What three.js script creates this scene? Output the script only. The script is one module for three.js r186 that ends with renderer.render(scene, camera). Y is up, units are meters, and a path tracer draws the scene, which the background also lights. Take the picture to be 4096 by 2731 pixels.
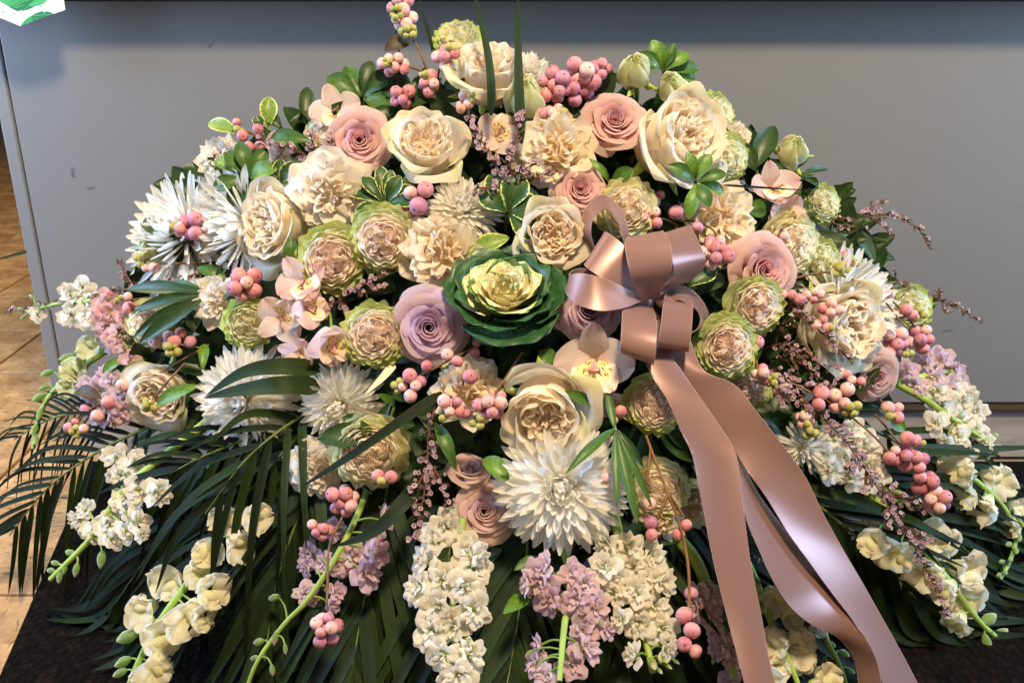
import * as THREE from 'three';
import { mergeGeometries } from 'three/addons/utils/BufferGeometryUtils.js';
import { RoundedBoxGeometry } from 'three/addons/geometries/RoundedBoxGeometry.js';
import { ImprovedNoise } from 'three/addons/math/ImprovedNoise.js';
import { RectAreaLightUniformsLib } from 'three/addons/lights/RectAreaLightUniformsLib.js';

// ---------------------------------------------------------------- camera, light, exposure
const scene = new THREE.Scene();
const PITCH = THREE.MathUtils.degToRad(21), EYE = new THREE.Vector3(0, 0.915, 1.7);
const camera = new THREE.PerspectiveCamera(40, 4096 / 2731, 0.05, 60);
camera.position.copy(EYE);
camera.lookAt(EYE.x, EYE.y - Math.sin(PITCH), EYE.z - Math.cos(PITCH));
camera.focus = 1.2;
camera.userData.fStop = 8;
const renderer = new THREE.WebGLRenderer({ antialias: true });
renderer.toneMapping = THREE.LinearToneMapping;
renderer.toneMappingExposure = 0.95;
renderer.shadowMap.enabled = true;
RectAreaLightUniformsLib.init();
scene.background = new THREE.Color().setRGB(0.014, 0.015, 0.018);
function areaLight(name, hex, intensity, w, h, from, to) {
  const l = new THREE.RectAreaLight(hex, intensity, w, h);
  l.name = name; l.position.set(...from); l.lookAt(...to); scene.add(l);
  return l;
}
const LAMP = { at: [0.3, 2.86, 1.66], to: [0.1, 0.45, 0.5], size: 0.32, hex: '#ffe3b8', power: 445 };
const LEFT = { at: [-1.85, 1.15, 0.62], to: [-0.5, 0.55, 0.12], w: 0.7, h: 1.3, hex: '#b2d2ff', power: 20 };
const RIGHT = { at: [2.05, 1.15, 0.55], to: [0.8, 0.55, 0.1], w: 0.7, h: 1.3, hex: '#b2d6ff', power: 18 };
areaLight('unseen_ceiling_lamp', LAMP.hex, LAMP.power, LAMP.size, LAMP.size, LAMP.at, LAMP.to);  // out of view, placed to light the spray warmly from above
areaLight('unseen_ceiling_lamp', LAMP.hex, 52, 0.5, 0.5, [-1.9, 2.5, -0.9], [-1.5, 0, -0.6]);  // out of view, placed to light the tiles at the left
areaLight('added_fill_light', '#ffe6c4', 0.36, 2.4, 1.6, [-0.3, 1.7, 3.6], [0, 0.5, 0.4]);  // added warm fill from behind the viewer, no real fixture
areaLight('unseen_window_daylight', LEFT.hex, LEFT.power, LEFT.w, LEFT.h, LEFT.at, LEFT.to);  // unseen window, placed to cool the left end of the panel
areaLight('unseen_window_daylight', RIGHT.hex, RIGHT.power, RIGHT.w, RIGHT.h, RIGHT.at, RIGHT.to);  // unseen window, placed to cool the right end of the panel

// ---------------------------------------------------------------- helpers
const V = (x, y, z) => new THREE.Vector3(x, y, z);
const lerp = THREE.MathUtils.lerp, clamp = THREE.MathUtils.clamp;
const sm = (a, b, x) => { const t = clamp((x - a) / (b - a), 0, 1); return t * t * (3 - 2 * t); };
function rng(seed) {
  let s = (seed * 2654435761 + 12345) >>> 0;
  return () => { s = (s + 0x6d2b79f5) | 0; let t = Math.imul(s ^ (s >>> 15), 1 | s); t = (t + Math.imul(t ^ (t >>> 7), 61 | t)) ^ t; return ((t ^ (t >>> 14)) >>> 0) / 4294967296; };
}
const perlin = new ImprovedNoise();
const noise = (x, y, z = 0) => perlin.noise(x, y, z);
const C = (hex) => { const c = new THREE.Color(hex); return [c.r, c.g, c.b]; };
const mix = (a, b, t) => [lerp(a[0], b[0], t), lerp(a[1], b[1], t), lerp(a[2], b[2], t)];
const used = {};
function numbered(name) { const n = used[name] = (used[name] ?? -1) + 1; return n ? name + '_' + String(n).padStart(3, '0') : name; }
function thing(name, label, category, at = [0, 0, 0], group) {
  const o = new THREE.Group(); o.name = numbered(name); o.position.set(...at); scene.add(o);
  o.userData = { label, category }; if (group) o.userData.group = group;
  return o;
}
function part(name, geometry, material, parent) {
  const m = new THREE.Mesh(geometry, material); m.name = name; m.castShadow = m.receiveShadow = true; parent.add(m); return m;
}
function structure(name, geometry, material) { const m = part(name, geometry, material, scene); m.name = numbered(name); m.userData.kind = 'structure'; return m; }

// The spray leans back; its face is a shallow dome. A point of it is found from where it is seen in a 2352 x 1568 view.
const FPX = 784 / Math.tan(THREE.MathUtils.degToRad(20));
const RIGHTV = V(1, 0, 0), UPV = V(0, Math.cos(PITCH), -Math.sin(PITCH)), BACKV = V(0, Math.sin(PITCH), Math.cos(PITCH));
function face(px, py) { const u = (px - 1176) / 1176, v = (py - 784) / 784; return 0.58 + 0.26 * v - 0.25 * u * u; }
function atZ(px, py, z) {
  const d = V((px - 1176) / FPX, 0, 0).addScaledVector(UPV, (784 - py) / FPX).addScaledVector(BACKV, -1);
  return EYE.clone().addScaledVector(d, (z - EYE.z) / d.z);
}
const at = (px, py, dz = 0) => atZ(px, py, face(px, py) + dz);
const perPx = (p) => EYE.clone().sub(p).dot(BACKV) / FPX;          // metres per view pixel at a point
function facing(p, tx, ty, back = false) {
  const n = EYE.clone().sub(p).normalize(), r = V(0, 1, 0).cross(n).normalize(), u = n.clone().cross(r);
  const tz = Math.sqrt(Math.max(0.02, 1 - tx * tx - ty * ty)) * (back ? -1 : 1);
  return n.multiplyScalar(tz).addScaledVector(r, tx).addScaledVector(u, ty).normalize();
}
function turnTo(o, dir, roll = 0) {                                  // the thing's +z looks along dir
  const z = dir.clone().normalize(), ref = Math.abs(z.y) > 0.97 ? V(0, 0, -1) : V(0, 1, 0), x = ref.clone().cross(z).normalize(), y = z.clone().cross(x);
  o.quaternion.setFromRotationMatrix(new THREE.Matrix4().makeBasis(x, y, z)).multiply(new THREE.Quaternion().setFromAxisAngle(V(0, 0, 1), roll));
}
function sheet(nu, nv, fn, col) {                                    // fn(u -1..1, v 0..1) -> [x, y, z]
  const pos = [], uv = [], color = [], idx = [];
  for (let j = 0; j <= nv; j++) for (let i = 0; i <= nu; i++) {
    const u = i / nu * 2 - 1, v = j / nv, p = fn(u, v);
    pos.push(p[0], p[1], p[2]); uv.push(i / nu, v);
    if (col) color.push(...col(u, v, p));
    if (i && j) { const a = (j - 1) * (nu + 1) + i - 1, b = a + 1, c = a + nu + 1, d = c + 1; idx.push(a, b, d, a, d, c); }
  }
  const g = new THREE.BufferGeometry();
  g.setAttribute('position', new THREE.Float32BufferAttribute(pos, 3));
  g.setAttribute('uv', new THREE.Float32BufferAttribute(uv, 2));
  if (col) g.setAttribute('color', new THREE.Float32BufferAttribute(color, 3));
  g.setIndex(idx); g.computeVertexNormals();
  return g;
}
function paint(g, col) {                                             // one pigment for a geometry that is joined with painted ones
  const n = g.attributes.position.count, a = new Float32Array(n * 3), p = g.attributes.position;
  for (let i = 0; i < n; i++) { const c = typeof col === 'function' ? col(p.getX(i), p.getY(i), p.getZ(i)) : col; a.set(c, i * 3); }
  g.setAttribute('color', new THREE.BufferAttribute(a, 3)); return g;
}
function tube(points, radius, sides = 6, seg) {
  const curve = points.length > 2 ? new THREE.CatmullRomCurve3(points) : new THREE.LineCurve3(points[0], points[1]);
  const n = seg ?? Math.max(2, points.length * 4), g = new THREE.TubeGeometry(curve, n, 1, sides, false);
  const p = g.attributes.position, c = curve.getSpacedPoints ? null : null;
  for (let j = 0; j <= n; j++) {
    const o = curve.getPointAt(j / n), r = typeof radius === 'function' ? radius(j / n) : radius;
    for (let i = 0; i <= sides; i++) { const k = j * (sides + 1) + i; p.setXYZ(k, o.x + (p.getX(k) - o.x) * r, o.y + (p.getY(k) - o.y) * r, o.z + (p.getZ(k) - o.z) * r); }
  }
  return g;
}
function canvasMap(w, h, draw, repeat) {
  const c = document.createElement('canvas'); c.width = w; c.height = h; draw(c.getContext('2d'), w, h);
  const t = new THREE.CanvasTexture(c); t.colorSpace = THREE.SRGBColorSpace;
  if (repeat) { t.wrapS = t.wrapT = THREE.RepeatWrapping; t.repeat.set(...repeat); }
  return t;
}
function dataMap(w, h, fn, srgb, repeat = [1, 1]) {
  const d = new Uint8Array(w * h * 4);
  for (let y = 0; y < h; y++) for (let x = 0; x < w; x++) { const c = fn(x / w, y / h), o = (y * w + x) * 4; d[o] = clamp(c[0], 0, 1) * 255; d[o + 1] = clamp(c[1], 0, 1) * 255; d[o + 2] = clamp(c[2], 0, 1) * 255; d[o + 3] = 255; }
  const t = new THREE.DataTexture(d, w, h); t.magFilter = t.minFilter = THREE.LinearFilter; t.wrapS = t.wrapT = THREE.RepeatWrapping; t.repeat.set(...repeat);
  if (srgb) t.colorSpace = THREE.SRGBColorSpace; t.needsUpdate = true; return t;
}
const grey = (f) => (x, y) => { const v = f(x, y); return [v, v, v]; };

// ---------------------------------------------------------------- materials
const streaks = dataMap(128, 128, grey((x, y) => 0.5 + 0.35 * noise(x * 26, y * 2, 3) + 0.3 * noise(x * 9, y * 5, 8)), false);
const petalMat = (tint = '#ffffff', through = 0.6) => new THREE.MeshPhysicalMaterial({ color: tint, vertexColors: true, roughness: 1, transmission: through, thickness: 0, bumpMap: streaks, bumpScale: 0.0005, side: THREE.DoubleSide });
const PETAL = [petalMat(), petalMat('#f6f1ea'), petalMat('#fffaf0')];
const stemMat = new THREE.MeshStandardMaterial({ vertexColors: true, roughness: 0.55 });
const twigMat = new THREE.MeshStandardMaterial({ vertexColors: true, roughness: 0.7 });
const berryMat = new THREE.MeshPhysicalMaterial({ color: '#efdde2', vertexColors: true, roughness: 0.6, clearcoat: 0.02, clearcoatRoughness: 0.5 });
const darkMat = new THREE.MeshStandardMaterial({ color: '#2a1c14', roughness: 0.9 });
const GREEN = C('#6f8f3c'), DKGREEN = C('#3c5a2a'), BROWN = C('#5c3f28'), WINE = C('#6b2436');
function leafTexture(base, light, edge, seed, margin) {
  return canvasMap(256, 512, (g, w, h) => {
    const r = rng(seed);
    g.fillStyle = base; g.fillRect(0, 0, w, h);
    for (let i = 0; i < 260; i++) { g.globalAlpha = 0.10; g.fillStyle = r() < 0.5 ? light : '#10240c'; g.beginPath(); g.ellipse(r() * w, r() * h, 6 + r() * 26, 4 + r() * 14, r() * 3, 0, 7); g.fill(); }
    if (margin) for (const side of [0, 1]) for (let y = 0; y < h; y += 3) {
      const depth = w * margin * (0.5 + 0.9 * Math.max(-0.4, noise(y * 0.018, side * 7 + seed, 1)) + 0.5 * noise(y * 0.09, side * 3, seed) + 0.22 * sm(0.7, 1, 1 - y / h));
      g.globalAlpha = 0.95; g.fillStyle = edge; g.fillRect(side ? w - depth : 0, y, Math.max(0, depth), 3);
      g.globalAlpha = 0.35; g.fillStyle = light; g.fillRect(side ? w - depth - 22 : depth, y, 22, 3);
    }
    g.globalAlpha = 0.55; g.strokeStyle = light; g.lineWidth = 5; g.beginPath(); g.moveTo(w / 2, h); g.lineTo(w / 2, 0); g.stroke();
    g.globalAlpha = 0.22; g.lineWidth = 2;
    for (let k = 1; k < 12; k++) for (const s of [-1, 1]) { g.beginPath(); g.moveTo(w / 2, h - k * h / 12); g.quadraticCurveTo(w / 2 + s * w * 0.25, h - (k + 0.5) * h / 12, w / 2 + s * w * 0.5, h - (k + 1.6) * h / 12); g.stroke(); }
    g.globalAlpha = 1;
  });
}
const leafMat = (map, rough = 0.44) => new THREE.MeshPhysicalMaterial({ map, roughness: rough, side: THREE.DoubleSide, specularIntensity: 0.75 });
const LEAF = {
  dark: leafMat(leafTexture('#223c1a', '#4a6c32', '#223c1a', 3, 0)),
  mid: leafMat(leafTexture('#365a20', '#6c9038', '#365a20', 5, 0)),
  bright: leafMat(leafTexture('#537a28', '#8cab44', '#537a28', 6, 0)),
  variegated: leafMat(leafTexture('#26451e', '#567a38', '#cfd290', 11, 0.11)),
  pale: leafMat(leafTexture('#6a8a38', '#9aac56', '#d0d47c', 13, 0.14)),
  brown: leafMat(leafTexture('#3f3323', '#6a5a34', '#3f3323', 17, 0), 0.6),
};
const bladeMap = (a, b) => dataMap(64, 16, (x) => { const t = 0.5 + 0.5 * Math.sin(x * 44) * 0.6 + 0.4 * noise(x * 22, 1); const c = mix(a, b, clamp(t, 0, 1)); return Math.abs(x - 0.5) < 0.02 ? c.map((k) => k * 0.8) : c; }, true);
const bladeBump = dataMap(64, 4, grey((x) => 0.5 + 0.5 * Math.sin(x * 50)), false);
const BLADE = [[0.065, 0.115, 0.035], [0.10, 0.165, 0.05], [0.06, 0.115, 0.045]].map((a) => new THREE.MeshPhysicalMaterial({ map: bladeMap(a, a.map((k) => k * 1.35)), bumpMap: bladeBump, bumpScale: 0.0004, roughness: 0.55, specularIntensity: 0.45, side: THREE.DoubleSide }));
BLADE.push(new THREE.MeshStandardMaterial({ color: '#d8d2b8', roughness: 0.7, side: THREE.DoubleSide }));

// ---------------------------------------------------------------- the setting
// tiled floor: a grout bed and stone tiles laid on it, as far as the place shows
const grout = new THREE.MeshStandardMaterial({ color: '#8a7558', roughness: 0.95 });
structure('floor', new THREE.BoxGeometry(9, 0.05, 12).translate(0, -0.0335, -3.2), grout);
const floorMesh = scene.getObjectByName('floor');
const tileMats = [1, 2, 3].map((s) => new THREE.MeshStandardMaterial({
  map: dataMap(256, 256, (x, y) => {
    const n = 0.5 + 0.55 * noise(x * 3, y * 3, s * 9) + 0.35 * noise(x * 9, y * 7, s * 5) + 0.22 * noise(x * 30, y * 26, s);
    const c = mix([0.52, 0.385, 0.235], [0.75, 0.61, 0.425], clamp(n, 0, 1)), pit = sm(0.32, 0.55, noise(x * 16, y * 40, s * 3));
    return c.map((k) => k * (1 - 0.35 * pit));
  }, true),
  bumpMap: dataMap(256, 256, grey((x, y) => 0.5 + 0.4 * noise(x * 5, y * 5, s) + 0.3 * noise(x * 22, y * 22, s + 4)), false), bumpScale: 0.003, roughness: 0.62,
}));
{
  const r = rng(4), geos = [0, 1, 2].map(() => new RoundedBoxGeometry(0.294, 0.02, 0.294, 2, 0.004));
  geos.forEach((g, k) => { const uv = g.attributes.uv, p = g.attributes.position; for (let i = 0; i < uv.count; i++) uv.setXY(i, p.getX(i) / 0.3 + 0.5 + k * 0.3, p.getZ(i) / 0.3 + 0.5); });
  for (let i = 0; i < 8; i++) for (let j = 0; j < 26; j++) {
    const t = part('tile', geos[(i + j * 2) % 3], tileMats[Math.floor(r() * 3)], floorMesh);
    t.position.set(-2.65 + i * 0.3, 0.0005 + (r() - 0.5) * 0.002, 0.909 - j * 0.3); t.rotation.y = Math.floor(r() * 4) * Math.PI / 2;
  }
}
// dark doormat in front of the counter
{
  const s = new THREE.Shape([[-0.83, -0.05], [-0.64, -0.95], [1.6, -0.95], [1.6, -0.05]].map(([x, y]) => new THREE.Vector2(x, y)));
  const g = new THREE.ExtrudeGeometry(s, { depth: 0.008, bevelEnabled: true, bevelSize: 0.004, bevelThickness: 0.003, bevelSegments: 2 }).rotateX(-Math.PI / 2).translate(0, 0.016, 0);
  const peb = (x, y) => { let b = 9; for (let k = 0; k < 1; k++) { const gx = Math.floor(x), gy = Math.floor(y); for (let a = -1; a < 2; a++) for (let c = -1; c < 2; c++) { const q = rng((gx + a + 640) * 131 + (gy + c + 640) * 17); const d = Math.hypot(gx + a + q() - x, gy + c + q() - y); if (d < b) b = d; } } return b; };
  const mat = new THREE.MeshPhysicalMaterial({ specularIntensity: 0.15,
    map: dataMap(512, 512, (x, y) => { const b = peb(x * 40, y * 40), t = noise(Math.floor(x * 40) * 3.3, Math.floor(y * 40) * 1.7, 2); return mix([0.04, 0.028, 0.022], [0.12, 0.085, 0.065], clamp(0.55 - b + t, 0, 1)); }, true, [2.5, 2.5]),
    bumpMap: dataMap(512, 512, grey((x, y) => 1 - peb(x * 40, y * 40)), false, [2.5, 2.5]), bumpScale: 0.004, roughness: 1,
  });
  const m = part('doormat', g, mat, scene); m.userData = { label: 'dark pebbled doormat on the tiled floor under the flower spray', category: 'mat' };
}
// counter: laminate panel, edge trim, kick board, stone top that overhangs
const counter = thing('shop_counter', 'white laminate shop counter standing behind the flower spray', 'counter', [0, 0, -0.3]);
{
  const MARKS = [[0.265, 0.63, 0.006, 0.018], [0.035, 0.6, 0.001, 0.02], [0.045, 0.57, 0.004, 0.002], [0.08, 0.42, 0.02, 0.004], [0.15, 0.9, 0.002, 0.006], [0.055, 0.3, 0.001, 0.02], [0.83, 0.36, 0.003, 0.004], [0.72, 0.2, 0.006, 0.003], [0.9, 0.3, 0.002, 0.014], [0.11, 0.25, 0.003, 0.004]];
  const lam = new THREE.MeshPhysicalMaterial({
    map: dataMap(512, 512, (x, y) => {
      const n = 0.5 * noise(x * 4, y * 4, 2) + 0.3 * noise(x * 17, y * 13, 5); let k = 1 + 0.018 * n;
      const scuff = sm(0.62, 0.75, noise(x * 30, y * 90, 7)) * sm(0.2, 0.5, noise(x * 5, y * 5, 11)); k -= 0.12 * scuff; let d = 1;
      for (const [mx, my, ex, ey] of MARKS) { const t = clamp(((x - mx) * ex + (y - my) * ey) / (ex * ex + ey * ey), 0, 1), q = Math.hypot((x - mx - t * ex) * 3.2, y - my - t * ey); if (q < 0.004) d *= 0.62 + 0.3 * q / 0.004; }
      return [0.455 * k * d, 0.455 * k * d, 0.45 * k * d];
    }, true), bumpMap: dataMap(256, 256, grey((x, y) => 0.5 + 0.5 * noise(x * 60, y * 60, 1)), false, [4, 4]), bumpScale: 0.00008, roughness: 0.36,
  });
  const L = -0.913, R = 1.5;                                            // left edge of the carcass and its right end
  const edge = 0.028;
  part('panel', new RoundedBoxGeometry(R - L - edge, 0.752, 0.03, 2, 0.002).translate((R + L + edge) / 2, 0.508, 0.285), lam, counter);
  part('edge_trim', new RoundedBoxGeometry(edge - 0.003, 0.76, 0.036, 2, 0.004).translate(L + edge / 2 - 0.0015, 0.505, 0.283), lam, counter);
  part('side_panel', new THREE.BoxGeometry(0.02, 0.76, 0.5).translate(L + 0.012, 0.505, 0.012), lam, counter);
  part('bottom_rail', new THREE.BoxGeometry(R - L - 0.05, 0.016, 0.024).translate((R + L) / 2 + 0.02, 0.122, 0.284), new THREE.MeshStandardMaterial({ color: '#4a3a25', roughness: 0.6 }), counter);
  part('kick_board', new THREE.BoxGeometry(R - L - 0.05, 0.112, 0.02).translate((R + L) / 2 + 0.02, 0.058, 0.272), new THREE.MeshStandardMaterial({
    map: dataMap(256, 64, (x, y) => { const n = 0.5 + 0.5 * noise(x * 20, y * 5, 3) + 0.3 * noise(x * 70, y * 20, 6); return mix([0.5, 0.45, 0.42], [0.66, 0.62, 0.58], clamp(n, 0, 1)); }, true), roughness: 0.7 }), counter);
  const stone = new THREE.MeshPhysicalMaterial({ map: dataMap(512, 512, (x, y) => { const n = noise(x * 60, y * 60, 2) + 0.7 * noise(x * 150, y * 150, 9); return mix([0.26, 0.25, 0.21], [0.74, 0.7, 0.6], clamp(0.5 + n, 0, 1)); }, true), roughness: 0.25 });
  const inMetres = (g, k) => { const p = g.attributes.position, n = g.attributes.normal, uv = g.attributes.uv; for (let i = 0; i < p.count; i++) { const a = Math.abs(n.getY(i)) > 0.6; uv.setXY(i, p.getX(i) * k, (a ? p.getZ(i) : p.getY(i)) * k); } return g; };
  part('countertop', inMetres(new RoundedBoxGeometry(R - L + 0.08, 0.04, 0.56, 3, 0.006).translate((R + L) / 2, 0.911, 0.09), 2), stone, counter);
}
// cloth with a printed leaf pattern: one corner of it hangs over the counter's edge
{
  const print = canvasMap(256, 256, (g, w, h) => {
    const r = rng(8); g.fillStyle = '#e4e0da'; g.fillRect(0, 0, w, h);
    const leaf = (x, y, a, l, c) => { g.save(); g.translate(x, y); g.rotate(a); g.fillStyle = c; g.beginPath(); g.moveTo(0, 0); g.quadraticCurveTo(l * 0.42, -l * 0.5, 0, -l); g.quadraticCurveTo(-l * 0.42, -l * 0.5, 0, 0); g.fill(); g.strokeStyle = '#7cb88a'; g.lineWidth = 1.5; g.beginPath(); g.moveTo(0, 0); g.lineTo(0, -l * 0.9); g.stroke(); g.restore(); };
    for (let k = 0; k < 9; k++) { const x = r() * w, y = r() * h, a = r() * 6.3; for (const d of [-0.9, -0.3, 0.3, 0.9]) leaf(x, y, a + d, 64 + r() * 26, ['#2f8a4a', '#3a9a55', '#1f6e3a'][Math.floor(r() * 3)]); }
    g.strokeStyle = '#3a9a7a'; g.fillStyle = '#4fae9c';
    for (let k = 0; k < 16; k++) { const x = r() * w, y = r() * h; g.lineWidth = 2; g.beginPath(); g.moveTo(x, y); g.lineTo(x + 14, y - 16); g.stroke(); g.beginPath(); g.arc(x + 14, y - 17, 4, 0, 7); g.fill(); }
  });
  const a = atZ(-60, -20, 0.09), b = atZ(140, -34, 0.09), tip = atZ(46, 60, 0.085), o = V(-0.98, 0.95, 0.02);
  const g = sheet(16, 20, (u, v) => {
    const x = lerp(a.x, b.x, (u + 1) / 2), w = 1 - Math.abs((x - tip.x) / (x > tip.x ? b.x - tip.x : tip.x - a.x));
    const y = lerp(0.945, lerp(0.872, tip.y, Math.pow(Math.max(0, w), 1.0)), v);
    return [x - o.x, y - o.y, 0.076 + 0.012 * sm(0, 0.3, v) + 0.004 * Math.sin(x * 40) * v - o.z];
  });
  const m = part('printed_cloth', g, new THREE.MeshStandardMaterial({ map: print, roughness: 0.9, side: THREE.DoubleSide }), scene);
  m.position.copy(o); m.userData = { label: 'corner of a white cloth printed with green leaves hanging over the counter', category: 'cloth' };
}
// unseen windows beyond the counter ends, an added fill panel behind the viewer, unseen ceiling lamps
{
  const glow = (hex, k) => new THREE.MeshStandardMaterial({ color: '#808080', emissive: hex, emissiveIntensity: k }), white = new THREE.MeshStandardMaterial({ color: '#d8d6d0', roughness: 0.6 });
  const fitting = (name, w, h, k, hex, from, to) => {
    const f = structure(name, mergeGeometries([new THREE.BoxGeometry(w + 0.08, 0.04, 0.06).translate(0, h / 2 + 0.02, -0.03), new THREE.BoxGeometry(w + 0.08, 0.04, 0.06).translate(0, -h / 2 - 0.02, -0.03), new THREE.BoxGeometry(0.04, h, 0.06).translate(w / 2 + 0.02, 0, -0.03), new THREE.BoxGeometry(0.04, h, 0.06).translate(-w / 2 - 0.02, 0, -0.03), new THREE.BoxGeometry(w, h, 0.01).translate(0, 0, -0.05)]), white);
    f.position.set(...from); f.lookAt(...to);
    part('glowing_pane', new THREE.PlaneGeometry(w, h).translate(0, 0, -0.012), glow(hex, k), f);
  };
  fitting('unseen_light_frame', LEFT.w, LEFT.h, 2, LEFT.hex, LEFT.at, LEFT.to); fitting('unseen_light_frame', RIGHT.w, RIGHT.h, 2, RIGHT.hex, RIGHT.at, RIGHT.to);  // both out of view, frames round the two side daylight sources
  fitting('unseen_light_frame', 2.4, 1.6, 0.4, '#ffe6c4', [-0.3, 1.7, 3.6], [0, 0.5, 0.4]);  // added frame and glowing panel for the fill light, not a real window
  fitting('unseen_ceiling_lamp', LAMP.size, LAMP.size, 4, LAMP.hex, LAMP.at, LAMP.to); fitting('unseen_ceiling_lamp', 0.5, 0.5, 4, LAMP.hex, [-1.9, 2.5, -0.9], [-1.5, 0, -0.6]);  // housings of the two lamps out of view
}
// unseen dark core that holds the stems and darkens the gaps; low white box under it
const foam = part('unseen_floral_foam', (() => {
  const g = new THREE.SphereGeometry(1, 48, 32), p = g.attributes.position;
  for (let i = 0; i < p.count; i++) { const x = p.getX(i), y = p.getY(i), z = p.getZ(i), n = 1 + 0.06 * noise(x * 4, y * 4, z * 4); p.setXYZ(i, x * 0.43 * n, y * 0.3 * n, z * 0.1 * n); }
  g.computeVertexNormals(); return g;
})(), new THREE.MeshStandardMaterial({ color: '#1c2a16', roughness: 1 }), scene);
foam.position.set(0, 0.47, 0.375); foam.rotation.x = -0.58; foam.userData = { label: 'unseen dark green foam core deep inside the spray that holds the stems and darkens the gaps', category: 'floral foam' };
{
  const s = thing('display_box', 'low white box under the spray, glimpsed between the palm leaves', 'box', [-0.02, 0.0265, 0.3]);
  const w = new THREE.MeshStandardMaterial({ color: '#dcdce0', roughness: 0.6 });
  part('body', new RoundedBoxGeometry(0.62, 0.25, 0.24, 2, 0.006).translate(0, 0.125, 0), w, s);
  part('lid', new RoundedBoxGeometry(0.65, 0.02, 0.27, 2, 0.006).translate(0, 0.262, 0), w, s);
}

// ---------------------------------------------------------------- petals and flowers (models of radius about 1 that look along +z)
function petal(o) {
  const { len = 1, phi = 0.5, curl = 0.5, belly = 0, half = 1, az = 0, ruffle = 0, freq = 3, twist = 0, r0 = 0, z0 = 0, drop = 0.5, tip = 0, jag = 0, tw = 0, round = 0.6, seed = 1, nu = 10, nv = 7, col } = o;
  const ox = Math.cos(az) * r0, oy = Math.sin(az) * r0;
  return sheet(nu, nv, (u, v) => {
    const e = 1 - drop * Math.pow(1.25 * u * u - 0.25, 2) + tip * Math.pow(1 - Math.abs(u), 3) + (jag ? jag * Math.sin(u * 10 + seed) * v * v : 0);
    const r = 0.04 + 0.96 * v, y = curl * 1.9565 * r * r * Math.pow(1.2769 * r - 1, 2) * (1 + 1.1 * u * u * Math.min(1, curl));
    const rf = ruffle * r * r * (Math.sin(freq * Math.PI * u + seed * 3.7) + 0.7 * noise(u * 2.3 + seed, r * 1.5, seed * 0.7));
    const R = (e * len * (r * Math.sin(phi) + y * Math.cos(phi)) + belly * len * Math.sin(Math.PI * Math.pow(r, 0.8))) * (1 + twist * u) + rf * Math.cos(phi * 0.7);
    const h = e * len * (r * Math.cos(phi) - y * Math.sin(phi)) + rf * Math.sin(phi * 0.7) * 0.8 + 0.03 * len * noise(u * 1.5 + seed * 2, r * 2, 3);
    const g = round < 1 ? 1 - 0.42 * Math.pow(Math.max(0, (v - round) / (1 - round)), 2.2) : 1;
    const a = az + u * half * (0.75 + 0.25 * v) * g + tw * v;
    return [ox + R * Math.cos(a), oy + R * Math.sin(a), h + z0];
  }, (u, v) => col(u, v, 0.5 + 0.5 * noise(u * 3 + seed, v * 4, seed)));
}
// every prototype is a list of [part name, geometry, material?, sub-parts?]; a flower is a Group of one Mesh per petal
function sepals(n, len, phi, curl = 1.2, col = C('#74913f')) {
  const out = [];
  for (let k = 0; k < n; k++) out.push(['sepal', petal({ len, phi, curl, half: 0.3, az: k / n * 6.283 + 0.4, tip: 0.25, drop: 0.3, seed: k + 40, nu: 4, nv: 5, col: (u, v) => mix(col, C('#9fb45c'), v) }), stemMat]);
  return out;
}
const stub = (len = 0.9, r = 0.075, col = C('#6b8a3a')) => ['stem', paint(tube([V(0, 0, 0.04), V(0.02, 0.03, -len * 0.5), V(0, 0.02, -len)], r, 6), col), stemMat];

function roseParts(seed, inner, outer, edge, open = 1.08) {
  const r = rng(seed), N = 25, out = [];
  for (let k = 0; k < N; k++) {
    const s = k / (N - 1), last = s > 0.72;
    out.push(['petal', petal({
      len: 0.74 + 0.3 * s, phi: 0.07 + open * Math.pow(s, 1.15) * (0.93 + 0.14 * r()), curl: 0.35 + (last ? 1.0 : 0.5) * s * (0.8 + 0.4 * r()), belly: 0.05 * (1 - s) + 0.05, half: lerp(1.75, 1.0, Math.pow(s, 0.6)),
      twist: 0.16 * (1 - s) + 0.03, az: k * 2.39996 + (r() - 0.5) * 0.25, ruffle: 0.008 + 0.02 * s, freq: 1.5, tip: last ? 0.07 : 0.02, drop: lerp(0.26, 0.36, s), round: 1, seed: seed * 10 + k, nu: 14, nv: 9,
      col: (u, v, q) => { const b = mix(inner, outer, sm(0.1, 0.75, s) * (0.5 + 0.5 * v)); const e = sm(0.86, 1, v) * (0.25 + 0.75 * s); return mix(mix(b, edge, e * 0.75), [b[0] * 0.9, b[1] * 0.82, b[2] * 0.7], 0.25 * q * (1 - v)); },
    })]);
  }
  return [...out, ...sepals(5, 0.55, 1.5, 0.5), stub()];
}
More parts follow.
